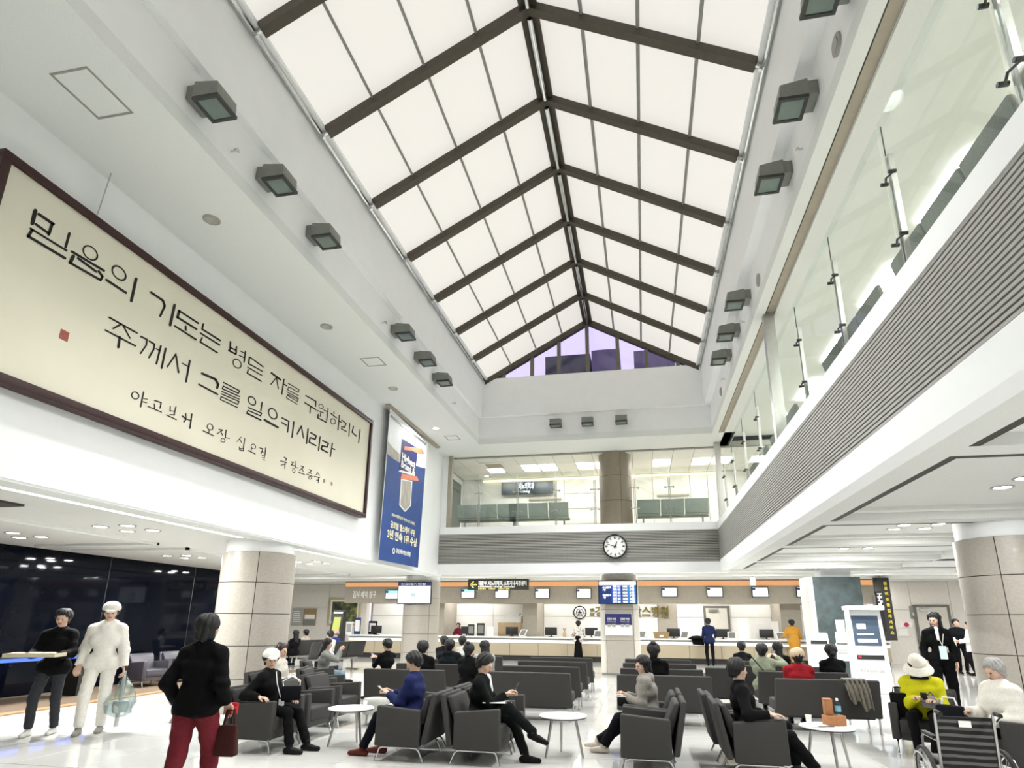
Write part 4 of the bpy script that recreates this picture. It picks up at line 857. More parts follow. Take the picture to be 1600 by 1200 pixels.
def armchair(x, y, a, label, group='grey armchairs around the coffee tables', M_=None):
    M_ = M_ or ACM
    t = thing('armchair', label, 'armchair', (x, y, .004), math.radians(a), group)
    for s in (-1, 1): part('arm', M_['arm'], t, (s*.335, 0, 0)); part('leg_frame', M_['leg_frame'], t, (s*.335, 0, 0))
    for k in ('base', 'seat', 'backrest', 'back_cushion'): part(k, M_[k], t)
    return t
R1, R2 = 7.72, 8.57
armchair(-4.88, R1, -90, 'grey armchair holding the man in the white cap')
armchair(-4.88, R2, -90, 'empty grey armchair behind the man in the white cap, beside the left table')
armchair(-4.98, R2+1.1, -90, 'grey armchair in front of the thick left column, third from the viewer')
armchair(-5.8, 10.85, -75, 'grey armchair beside the thick left column, fourth from the viewer')
armchair(-6.12, 9.85, -80, 'grey armchair under the person in the pale coat')
armchair(-2.95, R1, 90, 'grey armchair holding the man in the navy suit')
armchair(-2.95, R2, 90, 'empty grey armchair behind the man in the navy suit')
armchair(-1.97, R1, -90, 'grey armchair holding the man in the dark suit reading his phone')
armchair(-1.97, R2, -90, 'empty grey armchair behind the man in the dark suit')
armchair(-.04, R1, 90, 'empty grey armchair nearest the viewer in front of the woman in the grey hoodie')
armchair(-.04, R2, 90, 'grey armchair holding the woman in the grey hoodie')
armchair(1.17, R1, -90, 'grey armchair holding the man in black with one hand on its arm')
armchair(1.12, R2, -90, 'empty grey armchair behind the man in black on the right')
armchair(3.58, 9.4, 155, 'grey armchair under the woman in the yellow jacket')
armchair(3.95, 8.2, 95, 'grey armchair holding the man in the white fleece at the right edge')
armchair(5.1, 9.3, 95, 'grey armchair behind the man in the white fleece')
armchair(1.5, 13.4, 0, 'lone grey armchair in the aisle left of the green coat')
# three-seat sofas facing the desk
SW_ = 1.54
SM = {'backrest': MB().hexa([(-SW_/2, 0, .22), (SW_/2, 0, .22), (SW_/2, .1, .22), (-SW_/2, .1, .22), (-SW_/2+.02, -.13, .775), (SW_/2-.02, -.13, .775), (SW_/2-.02, -.05, .785), (-SW_/2+.02, -.05, .785)]).mesh('backrest', FABRIC, bevel=.02, seg=3),
      'seat': MB().box(-SW_/2+.02, SW_/2-.02, .08, .6, .27, .44).mesh('seat', FABRIC, bevel=.03, seg=3),
      'frame': MB().box(-SW_/2+.1, SW_/2-.1, .04, .5, .2, .27).mesh('frame', BLACKM)}
LEGM = MB().tube([(0, 0, .006), (0, 0, .22)], .017, 8).tube([(0, 0, 0), (0, 0, .012)], .024, 8).mesh('leg', CHROME, smooth=True)
COLS = (('first', -4.20), ('second', -2.0), ('third', .27), ('fourth', 2.73)); ROWS = (('front', 10.72), ('second', 12.2), ('third', 13.7), ('rear', 15.2))
for cn, x in COLS:
    for rn, y in ROWS:
        t = thing('sofa', 'dark grey three-seat sofa, %s row from the viewer, %s column from the left' % (rn, cn), 'sofa', (x, y, .004), 0, 'rows of sofas facing the reception desk')
        for k in SM: part(k, SM[k], t)
        for sx in (-1, 1):
            for yy in (.02, .54): part('leg', LEGM, t, (sx*(SW_/2-.05), yy, 0))
# round tables
TOPW = mat('table_white', 'F0EFEA', .3, ns=5, na=.02)
TM = {'top': MB().lathe([(.001, .475), (.3, .475), (.302, .468), (.302, .462)], n=36).mesh('top', TOPW, smooth=True), 'edge_band': MB().lathe([(.302, .462), (.296, .450), (.001, .450)], n=36).mesh('edge_band', BLACKM, smooth=True),
      'under_frame': MB().tube([(.17*math.cos(a), .17*math.sin(a), .435) for a in np.linspace(0, 2*math.pi, 17)], .014, 6).mesh('under_frame', STEEL, smooth=True)}
TL = MB().tube([(.17, 0, .45), (.265, 0, .005)], .019, 8, .014).mesh('leg', STEEL, smooth=True)
def table(x, y, rz, label):
    t = thing('coffee_table', label, 'table', (x, y, .004), rz, 'round white coffee tables')
    for k in TM: part(k, TM[k], t)
    for i in range(3): part('leg', TL, t, (0, 0, 0), (0, 0, i*2*math.pi/3))
    return t
table(-3.93, 8.12, 3.7, 'round white coffee table between the white cap and the navy suit')
table(-1.06, 8.15, 3.9, 'round white coffee table in front of the crossed-legs suit man')
table(2.02, 8.06, 4.7, 'round white coffee table with tissue box and papers on the right')
# things on the tables
KRAFT = mat('kraft_card', 'A9744A', .75, ns=30, na=.2, bump=.1); BTL = mat('bottle_label', '7FB9CF', .3, ns=8, na=.2); BTC = glass('bottle_plastic', 'DDF0F4', .06, .05)
o = MB().box(-.11, .11, -.07, .07, 0, .11).obj('kraft_box', KRAFT, None, bevel=.006); o.location = (2.12, 8.12, .48); o.rotation_euler = (0, 0, .35); tag(o, 'low brown kraft box on the right coffee table', 'box'); MB().box(-.05, .05, -.012, .012, .11, .115).obj('lid_slot', INK, o)
o = MB().box(-.045, .045, -.045, .045, 0, .17).box(-.047, .047, -.047, .047, .15, .175).obj('paper_cup_carton', KRAFT, None, bevel=.004); o.location = (2.07, 8.13, .595); tag(o, 'tall brown carton standing on the kraft box', 'carton')
t = thing('water_bottle', 'small blue-labelled water bottle on the kraft box', 'bottle', (2.175, 8.12, .595)); MB().lathe([(.001, 0), (.032, 0), (.034, .06), (.034, .11), (.02, .14), (.013, .15), (.013, .16)], n=14).obj('body', BTC, t, smooth=True); MB().lathe([(.0345, .04), (.0345, .1)], n=14).obj('label_wrap', BTL, t, smooth=True); MB().lathe([(.015, .155), (.015, .18), (.001, .18)], n=12).obj('cap', WHITEPL, t, smooth=True)
t = thing('papers', 'stack of white papers with a pen on the right coffee table', 'papers', (1.92, 8.04, .48), .2)
for i in range(3): MB().box(-.15, .15, -.105, .105, .002*i, .002*i+.0015).obj('sheet', PAPER, t).rotation_euler = (0, 0, .06*i)
MB().tube([(-.05, -.11, .012), (.13, -.115, .012)], .005, 6).obj('pen', INK, t)
t = thing('paper_cup', 'white paper cup at the back of the right coffee table', 'cup', (1.86, 8.2, .48)); MB().lathe([(.026, 0), (.036, .09)], n=14).obj('cup', PAPER, t, smooth=True); MB().lathe([(.0375, .085), (.0375, .095)], n=14).obj('lip', PAPER, t, smooth=True)
t = thing('paper_cup', 'tiny white paper cup on the left coffee table', 'cup', (-3.83, 8.33, .48)); MB().lathe([(.024, 0), (.03, .06)], n=14).obj('cup', PAPER, t, smooth=True); MB().lathe([(.031, .055), (.031, .063)], n=14).obj('lip', PAPER, t, smooth=True)
# tub stool, dark armchair, ottoman, bench by the left wall
t = thing('tub_stool', 'small blue-grey round stool behind the woman in maroon trousers', 'stool', (-7.35, 9.3, .003)); BG = mat('blue_grey_leather', '76828E', .4, ns=30, na=.15)
MB().lathe([(.001, .2), (.2, .2), (.3, .3), (.32, .42), (.26, .47), (.001, .48)], n=24).obj('seat', BG, t, smooth=True)
for i in range(4): a = math.pi/4+i*math.pi/2; MB().tube([(.14*math.cos(a), .14*math.sin(a), .24), (.24*math.cos(a), .24*math.sin(a), .0)], .016, 6).obj('leg', STEEL, t)
DKL = mat('dark_leather', '3E3B42', .4, ns=30, na=.15); ACL = armchair_meshes(DKL)
armchair(-12.0, 13.6, -100, 'dark armchair on the carpet by the black glass wall', 'dark chairs by the black glass', ACL)
armchair(-12.1, 14.8, -100, 'dark armchair farther along the black glass, half hidden', 'dark chairs by the black glass', ACL)
t = thing('window_counter', 'dark bar counter with a blue light line along the black glass', 'counter', (-12.1, 8.6, .02))
MB().box(-.35, .35, -3.2, 3.2, .78, .83).obj('top', BLACKM, t); MB().box(.35, .37, -3.2, 3.2, .775, .835).obj('blue_line', emis('blue_led', '3557E0', 1.6), t)
for y in (-3, -1, 1, 3): MB().box(-.2, .2, y-.05, y+.05, 0, .78).obj('leg', BLACKM, t)
o = MB().lathe([(.001, .18), (.2, .18), (.22, .22), (.22, .36), (.19, .4), (.001, .4)], n=24).obj('ottoman', mat('light_grey_vinyl', 'A4A69F', .5, ns=20, na=.08), None, smooth=True); o.location = (-4.3, 9.75, 0.003); tag(o, 'light grey round ottoman at the end of the left armchairs', 'ottoman')
for i in range(3): a = i*2.1; MB().tube([(.15*math.cos(a), .15*math.sin(a), .2), (.17*math.cos(a), .17*math.sin(a), 0)], .015, 6).obj('leg', STEEL, o)
bench(-10.2, 19.3, .003, math.pi*.4, 2.4, 'grey three-seat visitor bench left of the desk aisle', 'left visitor benches', FABRIC)
bench(-12.0, 20.4, .003, math.pi*.4, 2.4, 'second grey visitor bench behind the first, left of the aisle', 'left visitor benches', FABRIC)
# coat over a sofa, bag in an armchair, wheelchair
COATM = mat('khaki_cloth', '8C867A', .85, ns=30, na=.25, bump=.3)
b = MB(); prof = [(.13, .55), (.06, .72), (-.06, .80), (-.16, .79), (-.19, .66), (-.17, .5)]; n = 16
for i in range(n):
    for (y, z) in prof: b.v.append((-.15+.3*i/(n-1)+(.25*(.8-z) if y < -.1 else 0), y-.022*math.sin(i*1.9+z*5), z-(.05*math.sin(i*.8)+.012*i if z < .6 else 0)))
k = len(prof)
for i in range(n-1):
    for j in range(k-1): b.f.append([i*k+j, i*k+j+1, (i+1)*k+j+1, (i+1)*k+j]); b.mi.append(0)
o = b.obj('draped_coat', COATM, None, smooth=True); o.location = (3.12, 10.76, .01); tag(o, 'khaki coat draped over the back of the right front sofa', 'coat')
sol = o.modifiers.new('t', 'SOLIDIFY'); sol.thickness = .02
c = atz(1508, 1120, .85)
wc = thing('wheelchair', 'wheelchair seen from behind with a striped back panel, lower right', 'wheelchair', (c[0], c[1]+.2, .003), -.1); wc.scale = (.92, .92, .92)
STRIPE = bpy.data.materials.new('striped_canvas'); STRIPE.use_nodes = True; nt = STRIPE.node_tree
wv = nt.nodes.new('ShaderNodeTexWave'); wv.bands_direction = 'Z'; wv.inputs['Scale'].default_value = 5.2; wv.inputs['Distortion'].default_value = 1.2; rp = nt.nodes.new('ShaderNodeValToRGB'); rp.color_ramp.elements[0].color = (.006, .006, .006, 1); rp.color_ramp.elements[0].position = .45; rp.color_ramp.elements[1].color = (.11, .105, .1, 1); rp.color_ramp.elements[1].position = .75
tc = nt.nodes.new('ShaderNodeTexCoord'); nt.links.new(tc.outputs['Object'], wv.inputs[0]); nt.links.new(wv.outputs[0], rp.inputs[0]); nt.links.new(rp.outputs[0], nt.nodes['Principled BSDF'].inputs['Base Color']); nt.nodes['Principled BSDF'].inputs['Roughness'].default_value = .85
RUB = mat('tyre_rubber', '1B1B1B', .7, ns=30, na=.2); SPK_ = mat('grey_plastic', '8E8E8A', .4, ns=10, na=.1)
MB().hexa([(-.225, -.2, .5), (.225, -.2, .5), (.225, -.18, .5), (-.225, -.18, .5), (-.225, -.24, .92), (.225, -.24, .92), (.225, -.22, .92), (-.225, -.22, .92)]).obj('back_panel', STRIPE, wc)
MB().box(-.05, .05, -.01, 0, -.028, .028).obj('label_patch', PAPER, wc).location = (0, -.24, .86)
MB().box(-.22, .22, -.2, .25, .48, .51).obj('seat_sling', STRIPE, wc)
MB().box(-.225, .225, -.2, -.17, .3, .48).obj('seat_pouch', STRIPE, wc)
for s in (-1, 1):
    x = s*.235
    MB().tube([(x, -.17, .2), (x, -.2, .5), (x, -.24, .93), (x, -.27, .97), (x, -.40, .965)], .013, 8).obj('back_tube', STEEL, wc, smooth=True)
    MB().tube([(x, -.30, .967), (x, -.42, .963)], .02, 8).obj('push_grip', RUB, wc, smooth=True)
    MB().tube([(x, -.39, .945), (x, -.31, .90)], .007, 6).obj('brake_lever', RUB, wc)
    MB().tube([(x, -.22, .70), (x, .2, .70), (x, .26, .66), (x, .28, .5), (x, .34, .12)], .012, 8).obj('side_tube', STEEL, wc, smooth=True)
    MB().box(x-.025, x+.025, -.16, .18, .705, .735).obj('arm_pad', RUB, wc, bevel=.008)
    w = bpy.data.objects.new('drive_wheel', MB().lathe([(.285, -.018), (.31, -.018), (.315, 0), (.31, .018), (.285, .018), (.28, 0), (.285, -.018)], n=40, ax=0).mesh('drive_wheel', RUB, smooth=True)); COL.objects.link(w); w.parent = wc; w.location = (s*.31, -.05, .315); w.rotation_euler = (0, s*.05, 0)
    MB().lathe([(.265, -.012), (.282, -.012), (.282, .012), (.265, .012), (.265, -.012)], n=36, ax=0).obj('rim', SPK_, w, smooth=True)
    MB().lathe([(.25, s*.045-.007), (.262, s*.045-.007), (.262, s*.045+.007), (.25, s*.045+.007), (.25, s*.045-.007)], n=36, ax=0).obj('hand_rim', CHROME, w, smooth=True)
    MB().disc((0, 0, 0), .03, 12, 0, .06).obj('hub', SPK_, w)
    for i in range(18): a = 2*math.pi*i/18; MB().tube([(.02*(i % 2), .02*math.cos(a), .02*math.sin(a)), (0, .275*math.cos(a+.25*(1 if i % 2 else -1)), .275*math.sin(a+.25*(1 if i % 2 else -1)))], .0025, 4).obj('spoke', CHROME, w)
    cs = MB().disc((0, 0, 0), .075, 18, 0, .03).obj('caster', RUB, wc); cs.location = (s*.22, .34, .078)
    MB().tube([(s*.235, .34, .16), (s*.235, .34, .3)], .012, 6).obj('caster_fork', STEEL, wc)
    MB().box(s*.13-.07, s*.13+.07, .38, .52, .12, .135).obj('footrest', RUB, wc)
# ================================================================== PEOPLE
def unit(v): v = np.array(v, float); return v/(np.linalg.norm(v)+1e-9)
def snet(f, lo, hi, cell):
    lo = np.array(lo, float)-2*cell; hi = np.array(hi, float)+2*cell
    n = np.maximum(4, np.ceil((hi-lo)/cell).astype(int)+1)
    ax = [lo[i]+cell*np.arange(n[i]) for i in range(3)]
    G = np.stack(np.meshgrid(*ax, indexing='ij'), -1).astype(np.float32)
    d = f(G.reshape(-1, 3)).reshape(n)
    c = [d[i:n[0]-1+i, j:n[1]-1+j, k:n[2]-1+k] for i in (0, 1) for j in (0, 1) for k in (0, 1)]
    s = sum((q < 0).astype(np.int8) for q in c); act = (s > 0) & (s < 8)
    if not act.any(): return np.zeros((0, 3)), np.zeros((0, 4), int)
    I = np.argwhere(act); cv = np.stack([q[act] for q in c], 1)
    acc = np.zeros((len(I), 3)); cnt = np.zeros(len(I)); off = np.array([(i, j, k) for i in (0, 1) for j in (0, 1) for k in (0, 1)], float)
    for a in range(8):
        for b in range(a+1, 8):
            if np.abs(off[a]-off[b]).sum() != 1: continue
            va, vb = cv[:, a], cv[:, b]; m_ = (va < 0) != (vb < 0)
            t = (va/(va-vb+1e-12))[m_][:, None]
            acc[m_] += off[a]*(1-t)+off[b]*t; cnt[m_] += 1
    V = lo+(I+acc/cnt[:, None])*cell
    idx = -np.ones(act.shape, int); idx[act] = np.arange(len(I)); F = []
    for a in range(3):
        sl0 = [slice(1, -1)]*3; sl1 = [slice(1, -1)]*3; sl0[a] = slice(0, -1); sl1[a] = slice(1, None)
        d0, d1 = d[tuple(sl0)], d[tuple(sl1)]; m_ = (d0 < 0) != (d1 < 0)
        E_ = np.argwhere(m_)
        if not len(E_): continue
        pos = E_.copy(); b, c_ = [q for q in range(3) if q != a]
        for q in (b, c_): pos[:, q] += 1
        quads = []
        for (db, dc) in ((-1, -1), (0, -1), (0, 0), (-1, 0)):
            p = pos.copy(); p[:, b] += db; p[:, c_] += dc; quads.append(idx[tuple(p.T)])
        Q = np.stack(quads, 1); flip = (d0[m_] < 0) ^ (a == 1)
        Q[~flip] = Q[~flip][:, ::-1]
        F.append(Q)
    F = np.concatenate(F); F = F[(F >= 0).all(1)]
    return V, F
def cap_d(P, a, b, ra, rb, flat=0):
    a = np.array(a, np.float32); b = np.array(b, np.float32); ab = b-a; L = float(ab@ab)+1e-9
    t = (P-a)@ab/L; tc = np.clip(t, 0, 1)
    d = np.linalg.norm(P-a-tc[:, None]*ab, axis=1)-(ra+(rb-ra)*tc)
    if flat: d = np.maximum(d, (t-1)*math.sqrt(L))
    return d
def smin(a, b, k):
    h = np.clip(.5+.5*(b-a)/k, 0, 1); return b+(a-b)*h-k*h*(1-h)
def union(caps, k, wr=0.):
    def f(P):
        d = None
        for c in caps:
            q = cap_d(P, *c); d = q if d is None else smin(d, q, k)
        if wr: d = d+wr*np.sin(P[:, 0]*31+P[:, 2]*17)*np.sin(P[:, 1]*27-P[:, 2]*23)+wr*.6*np.sin(P[:, 2]*61+P[:, 0]*9)
        return d
    lo = np.min([np.minimum(np.array(c[0])-max(c[2], c[3]), np.array(c[1])-max(c[2], c[3])) for c in caps], 0); hi = np.max([np.maximum(np.array(c[0])+max(c[2], c[3]), np.array(c[1])+max(c[2], c[3])) for c in caps], 0)
    return f, lo-wr*2, hi+wr*2
def mk(name, pieces, mats, parent, mi=None):
    V = []; F = []; n = 0
    for v, f in pieces: V.append(v); F.append(f+n); n += len(v)
    V = np.concatenate(V); F = np.concatenate(F)
    me = bpy.data.meshes.new(name); me.from_pydata(V.tolist(), [], F.tolist())
    for q in (mats if isinstance(mats, list) else [mats]): me.materials.append(q)
    me.polygons.foreach_set('use_smooth', [True]*len(me.polygons))
    if mi is not None:
        cen = V[F].mean(1); me.polygons.foreach_set('material_index', mi(cen).astype(np.int32))
    me.update()
    o = bpy.data.objects.new(name, me); COL.objects.link(o)
    if parent is not None: o.parent = parent
    return o
def ik(A, T, l1, l2, pole):
    A, T, pole = map(lambda q: np.array(q, float), (A, T, pole)); d = T-A; L = np.linalg.norm(d)
    if L > (l1+l2)*.999: T = A+d/L*(l1+l2)*.999; d = T-A; L = np.linalg.norm(d)
    u = d/L; x = (l1*l1-l2*l2+L*L)/(2*L); h = math.sqrt(max(0, l1*l1-x*x))
    w = pole-u*(pole@u); w = unit(w)
    return A+u*x+w*h, T
SKIN = mat('skin', 'C9A690', .55, ns=30, na=.08); LIPS = mat('lips', 'A8685C', .5, ns=20, na=.05); EYE = mat('eye_dark', '1A1412', .3, ns=20, na=.1)
HAIRB = mat('black_hair', '070606', .6, ns=80, na=.4, stretch=(1, 1, .2)); HAIRBR = mat('brown_hair', '2C1E16', .45, ns=80, na=.4, stretch=(1, 1, .2)); HAIRG = mat('grey_hair', 'A9A8A4', .5, ns=80, na=.3, stretch=(1, 1, .2))
def cloth(hexc, rough=.85):
    if hexc == 'SPOTTED': return mat('cloth_spotted', 'EDEAE2', rough, ns=16, col2='6B5E50', bump=.1)
    v = [int(hexc[i:i+2], 16) for i in (0, 2, 4)]
    if max(v) < 0x30: return mat('cloth_'+hexc, ''.join('%02X' % int(q*.6) for q in v), rough, ns=45, na=.22, bump=.12, spec=.12)
    return mat('cloth_'+hexc, hexc, rough, ns=45, na=.22 if max(v) < 0xB0 else .1, bump=.12, spec=.2)
def rotm(yaw, pit):
    cy, sy, cp, sp = math.cos(yaw), math.sin(yaw), math.cos(pit), math.sin(pit)
    return np.array([[cy, -sy, 0], [sy, cy, 0], [0, 0, 1]])@np.array([[1, 0, 0], [0, cp, -sp], [0, sp, cp]])
def hand(W, d, n, side, curl, cell, k):
    """five-fingered hand from wrist W along d, palm facing n, thumb on side"""
    d = unit(d); n = unit(np.array(n)-d*(np.array(n)@d)); x = np.cross(d, n)*side      # x: towards the thumb
    caps = []; kn = []
    for i, (off, fw_) in enumerate(((.030, .088), (.010, .092), (-.011, .088), (-.030, .078))):
        K_ = W+d*fw_*k+x*off*k; kn.append(K_); caps.append((W+x*off*.55*k+d*.012*k, K_, .014*k, .0115*k))
    f = union(caps, .012*k); ps = [snet(*f, cell)]
    fc = list(caps)
    for i, ln in enumerate((.072, .080, .074, .058)):
        P0 = kn[i]; ang = .12; sp = (1.5-i)*.05
        dirx = unit(d+x*sp)
        for j, fr in enumerate((.45, .32, .23)):
            ang += curl*(.75, .9, .6)[j]
            dd = dirx*math.cos(ang)+n*math.sin(ang)
            P1 = P0+dd*ln*fr*k; fc.append((P0, P1, (.0098-.0008*j)*k, (.009-.0009*j)*k)); P0 = P1
    T0 = W+d*.022*k+x*.026*k; T1 = T0+(d*.75+x*.6+n*.25)*.036*k; T2 = T1+unit(d+x*.15+n*(.3+curl*.5))*.032*k; T3 = T2+unit(d+n*(.3+curl*.7)-x*.15*curl)*.024*k
    fc += [(T0, T1, .0135*k, .011*k), (T1, T2, .0108*k, .0098*k), (T2, T3, .0095*k, .0082*k)]
    f = union(fc, .005*k)
    return snet(*f, cell)
def person(label, loc, a, H=1.70, pose='stand', seat=.42, lean=0., wr=((.24, .08, .80), (-.24, .08, .80)), an=None, top='202020', bottom='202020', shoe='1A1A1A', hair='short', haircol=None, hat=None, hatcol=None, skin=SKIN,
           head=(0., 0.), curl=.45, detail=1., jacket=.0, hem=None, skirt=None, wide=1., foot=0., bulk=1., palm=None, pole=None, shirt=None, hood=False, sock=None, group=None, z=0., twist=0.):
    k = H/1.72; t = thing('person', label, 'person', (loc[0], loc[1], z), math.radians(a), group)
    A = np.array; cell = .016*detail
    sit = pose == 'sit'
    P = A([0, 0, seat+.085]) if sit else A([0, 0, .93*k]); kt = k*(.90 if sit else 1.)
    l = math.radians(lean); u = A([0, math.sin(l), math.cos(l)])
    C_, N = P+u*.30*kt, P+u*.505*kt
    ct, st_ = math.cos(math.radians(twist)), math.sin(math.radians(twist)); sx = A([ct, st_, 0])
    S = [P+u*.425*kt+s*sx*.172*k*bulk for s in (1, -1)]; Hp = [P+A([s*.09*k, 0, -.02]) for s in (1, -1)]
    if an is None: an = ((.1, .46, .085), (-.1, .46, .085)) if sit else ((.1, 0, .085), (-.1, 0, .085))
    hu = unit(u*.7+A([0, .12, .6])); HC = N+hu*.155*k
    legs = []
    for i in (0, 1):
        K_, T_ = ik(Hp[i], A(an[i]), .43*k, .42*k, A([.0 + (.15 if i == 0 else -.15), 1, .55 if sit else .1])); legs.append((Hp[i], K_, T_))
    arms = []
    for i in (0, 1):
        pl = A([(.4 if i == 0 else -.4), -.75, -.55]) if pole is None else A(pole[i])
        E_, T_ = ik(S[i], A(wr[i]), .285*k, .25*k, pl); arms.append((S[i], E_, T_))
    torso = [(Hp[0], Hp[1], .105*k*bulk, .105*k*bulk), (P, C_, .10*k*bulk, .105*k*bulk), (C_+sx*.07*k, C_-sx*.07*k, .108*k*bulk, .108*k*bulk), (C_, P+u*.43*kt, .105*k*bulk, .085*k), (N-u*.035*k, S[0]*.9+N*.1, .056*k, .05*k), (N-u*.035*k, S[1]*.9+N*.1, .056*k, .05*k)]
    # body: one mesh (trunk, limbs, hands, head)
    caps = [(c[0], c[1], c[2]*.9, c[3]*.9) for c in torso]+[(P+u*.44*kt, HC-hu*.04*k, .054*k, .05*k)]
    for (h_, K_, T_) in legs: caps += [(h_, K_, .07*k, .048*k), (K_, T_, .048*k, .034*k)]
    for (s_, E_, T_) in arms: caps += [(s_, E_, .044*k, .036*k), (E_, T_, .036*k, .025*k)]
    pcs = [snet(*union(caps, .02*k), .02 if detail < 1.3 else .028)]
    R_ = rotm(math.radians(head[0]), math.radians(head[1])); hk = k*1.02
    def H_(x, y, z_): return HC+R_@(A([x, y, z_])*hk)
    hc = [(H_(-.012, -.018, .035), H_(.012, -.018, .035), .084*hk, .084*hk), (H_(0, .02, .0), H_(0, .035, -.055), .066*hk, .05*hk), (H_(0, .045, -.075), H_(0, .058, -.088), .036*hk, .026*hk), (H_(-.028, .074, .022), H_(.028, .074, .022), .014*hk, .014*hk),
          (H_(0, .088, .01), H_(0, .104, -.026), .009*hk, .0125*hk), (H_(-.018, .082, -.052), H_(.018, .082, -.052), .0085*hk, .0085*hk), (H_(-.038, .05, -.02), H_(-.03, .05, -.04), .03*hk, .026*hk), (H_(.038, .05, -.02), H_(.03, .05, -.04), .03*hk, .026*hk),
          (H_(.076, -.012, .012), H_(.074, -.006, -.022), .015*hk, .01*hk), (H_(-.076, -.012, .012), H_(-.074, -.006, -.022), .015*hk, .01*hk), (H_(0, -.01, -.06), HC-hu*.14*k, .05*hk, .052*k)]
    pcs.append(snet(*union(hc, .016*hk), .0085*detail))
    for i in (0, 1):
        E_, T_ = arms[i][1], arms[i][2]; d_ = unit(T_-E_)
        pn = A([0, .0, -1.]) if palm is None else A(palm[i])
        if abs(pn@d_) > .9: pn = A([(-1 if i == 0 else 1), 0, 0])
        pcs.append(hand(T_-d_*.015, d_, pn, -1 if i == 0 else 1, curl, .0062*max(1, detail*.9), k))
    eL, eR, mo = H_(.03, .084, .004), H_(-.03, .084, .004), H_(0, .09, -.053)
    def mi(c):
        r = np.zeros(len(c)); r[(np.linalg.norm(c-eL, axis=1) < .0095*hk) | (np.linalg.norm(c-eR, axis=1) < .0095*hk)] = 1
        q = (c-mo)@R_; r[(np.abs(q[:, 0]) < .024*hk) & (np.abs(q[:, 2]) < .0095*hk) & (np.abs(q[:, 1]) < .02)] = 2
        return r
    mk('body', pcs, [skin, EYE, LIPS], t, mi)
    # clothing
    j = .012+jacket
    tp = [(c[0], c[1], c[2]+j, c[3]+j) for c in torso]
    for (s_, E_, T_) in arms:
        tp += [(s_, E_, .046*k+j*.8, .042*k+j*.8), (E_, E_+(T_-E_)*.93, .044*k+j*.8, .034*k+j*.6, 1)]
    if hem is not None:
        hz = hem
        if sit: tp += [(P, P+A([0, .10, -.02]), .13*k+jacket, .13*k+jacket)]
        else: tp += [(P+A([.03, 0, .1]), A([.04, 0, hz]), .125*k*bulk+jacket, .145*k*bulk+jacket, 1), (P+A([-.03, 0, .1]), A([-.04, 0, hz]), .125*k*bulk+jacket, .145*k*bulk+jacket, 1)]
    if hood: tp += [(N+A([.06, -.07, .0])*k, N+A([-.06, -.07, .0])*k, .06*k, .06*k), (N+A([.07, .03, -.0])*k, N+A([.04, .08, -.05])*k, .035*k, .03*k), (N+A([-.07, .03, -.0])*k, N+A([-.04, .08, -.05])*k, .035*k, .03*k)]
    else: tp += [(N+A([.045, -.02, -.005])*k, N+A([-.045, -.02, -.005])*k, .042*k, .042*k)]
    mk('jacket' if jacket > .005 else 'top', [snet(*union(tp, .03*k, .004 if detail < 1.3 else .003), cell)], cloth(top), t)
    if shirt:
        q0, q1 = N+A([0, .065, -.0])*k, C_+A([0, .115*bulk+j*.9, .02])*k
        mk('shirt_front', [snet(*union([(q0, q1, .04*k, .022*k)], .01), .012)], cloth(shirt), t)
    if skirt is not None:
        f, lo, hi = union([(P+A([0, 0, .08]), A([0, .02, skirt]), .125*k, .2*k, 1)], .02, .003); mk('skirt', [snet(f, lo, hi, cell)], cloth(bottom), t)
    else:
        bt = [(Hp[0], Hp[1], .115*k*bulk, .115*k*bulk), (P, P+u*.06*k, .11*k*bulk, .11*k*bulk)]
        for (h_, K_, T_) in legs: bt += [(h_, K_, .088*k*wide, .066*k*wide), (K_, K_+(T_-K_)*.96, .066*k*wide, .056*k*wide, 1)]
        mk('trousers', [snet(*union(bt, .022*k, .004 if detail < 1.3 else .003), cell)], cloth(bottom), t)
    for i in (0, 1):
        T_ = legs[i][2]; fa = math.radians(foot)*(1 if i == 0 else -1) if not isinstance(foot, tuple) else math.radians(foot[i]); pitch = 0
        fd = A([math.sin(fa), math.cos(fa), 0]); b0 = T_+A([0, 0, -.045*k]); lift = max(0., T_[2]-.1)
        if lift > .12: fd = unit(fd+A([0, 0, -.35]))
        base = b0[2]-.038*k
        sc = [(b0-fd*.045*k, b0+fd*.06*k, .04*k, .042*k), (b0+fd*.06*k, b0+fd*.165*k-A([0, 0, .008]), .042*k, .03*k), (b0, T_+A([0, 0, .02]), .036*k, .042*k)]
        f, lo, hi = union(sc, .012)
        fs = (lambda P_, f=f, base=base: np.maximum(f(P_), base-P_[:, 2])) if lift < .12 else f
        mk('shoe', [snet(fs, lo, hi, .011*detail)], cloth(shoe, .5), t)
        if sock: mk('sock', [snet(*union([(T_, T_+unit(legs[i][1]-T_)*.12, .04*k, .043*k)], .01), .012)], cloth(sock), t)
    # hair and hats
    hm = haircol or HAIRB; ext = []
    sk = (H_(-.012, -.02, .042), H_(.012, -.02, .042), .099*hk, .099*hk)
    def hairf(P_):
        q = (P_-HC)@R_/hk
        d = cap_d(P_, *sk)
        low = {'short': -.085, 'bald': -.03}.get(hair, -.10)
        d = smin(d, cap_d(P_, H_(0, -.045, .0), H_(0, -.045, -.06), .08*hk, .062*hk), .025*hk)
        if hair != 'bald': d = d+.005*np.sin(np.arctan2(q[:, 0], q[:, 1])*14+q[:, 2]*18)+.003*np.sin(q[:, 2]*60+q[:, 0]*40)
        an_ = np.arctan2(q[:, 0], q[:, 1]); jag = .007*np.sin(an_*11+q[:, 2]*30)+.005*np.sin(an_*27+1)
        lowz = low+np.clip((q[:, 1]+.03)*1.5, 0, .075)+jag
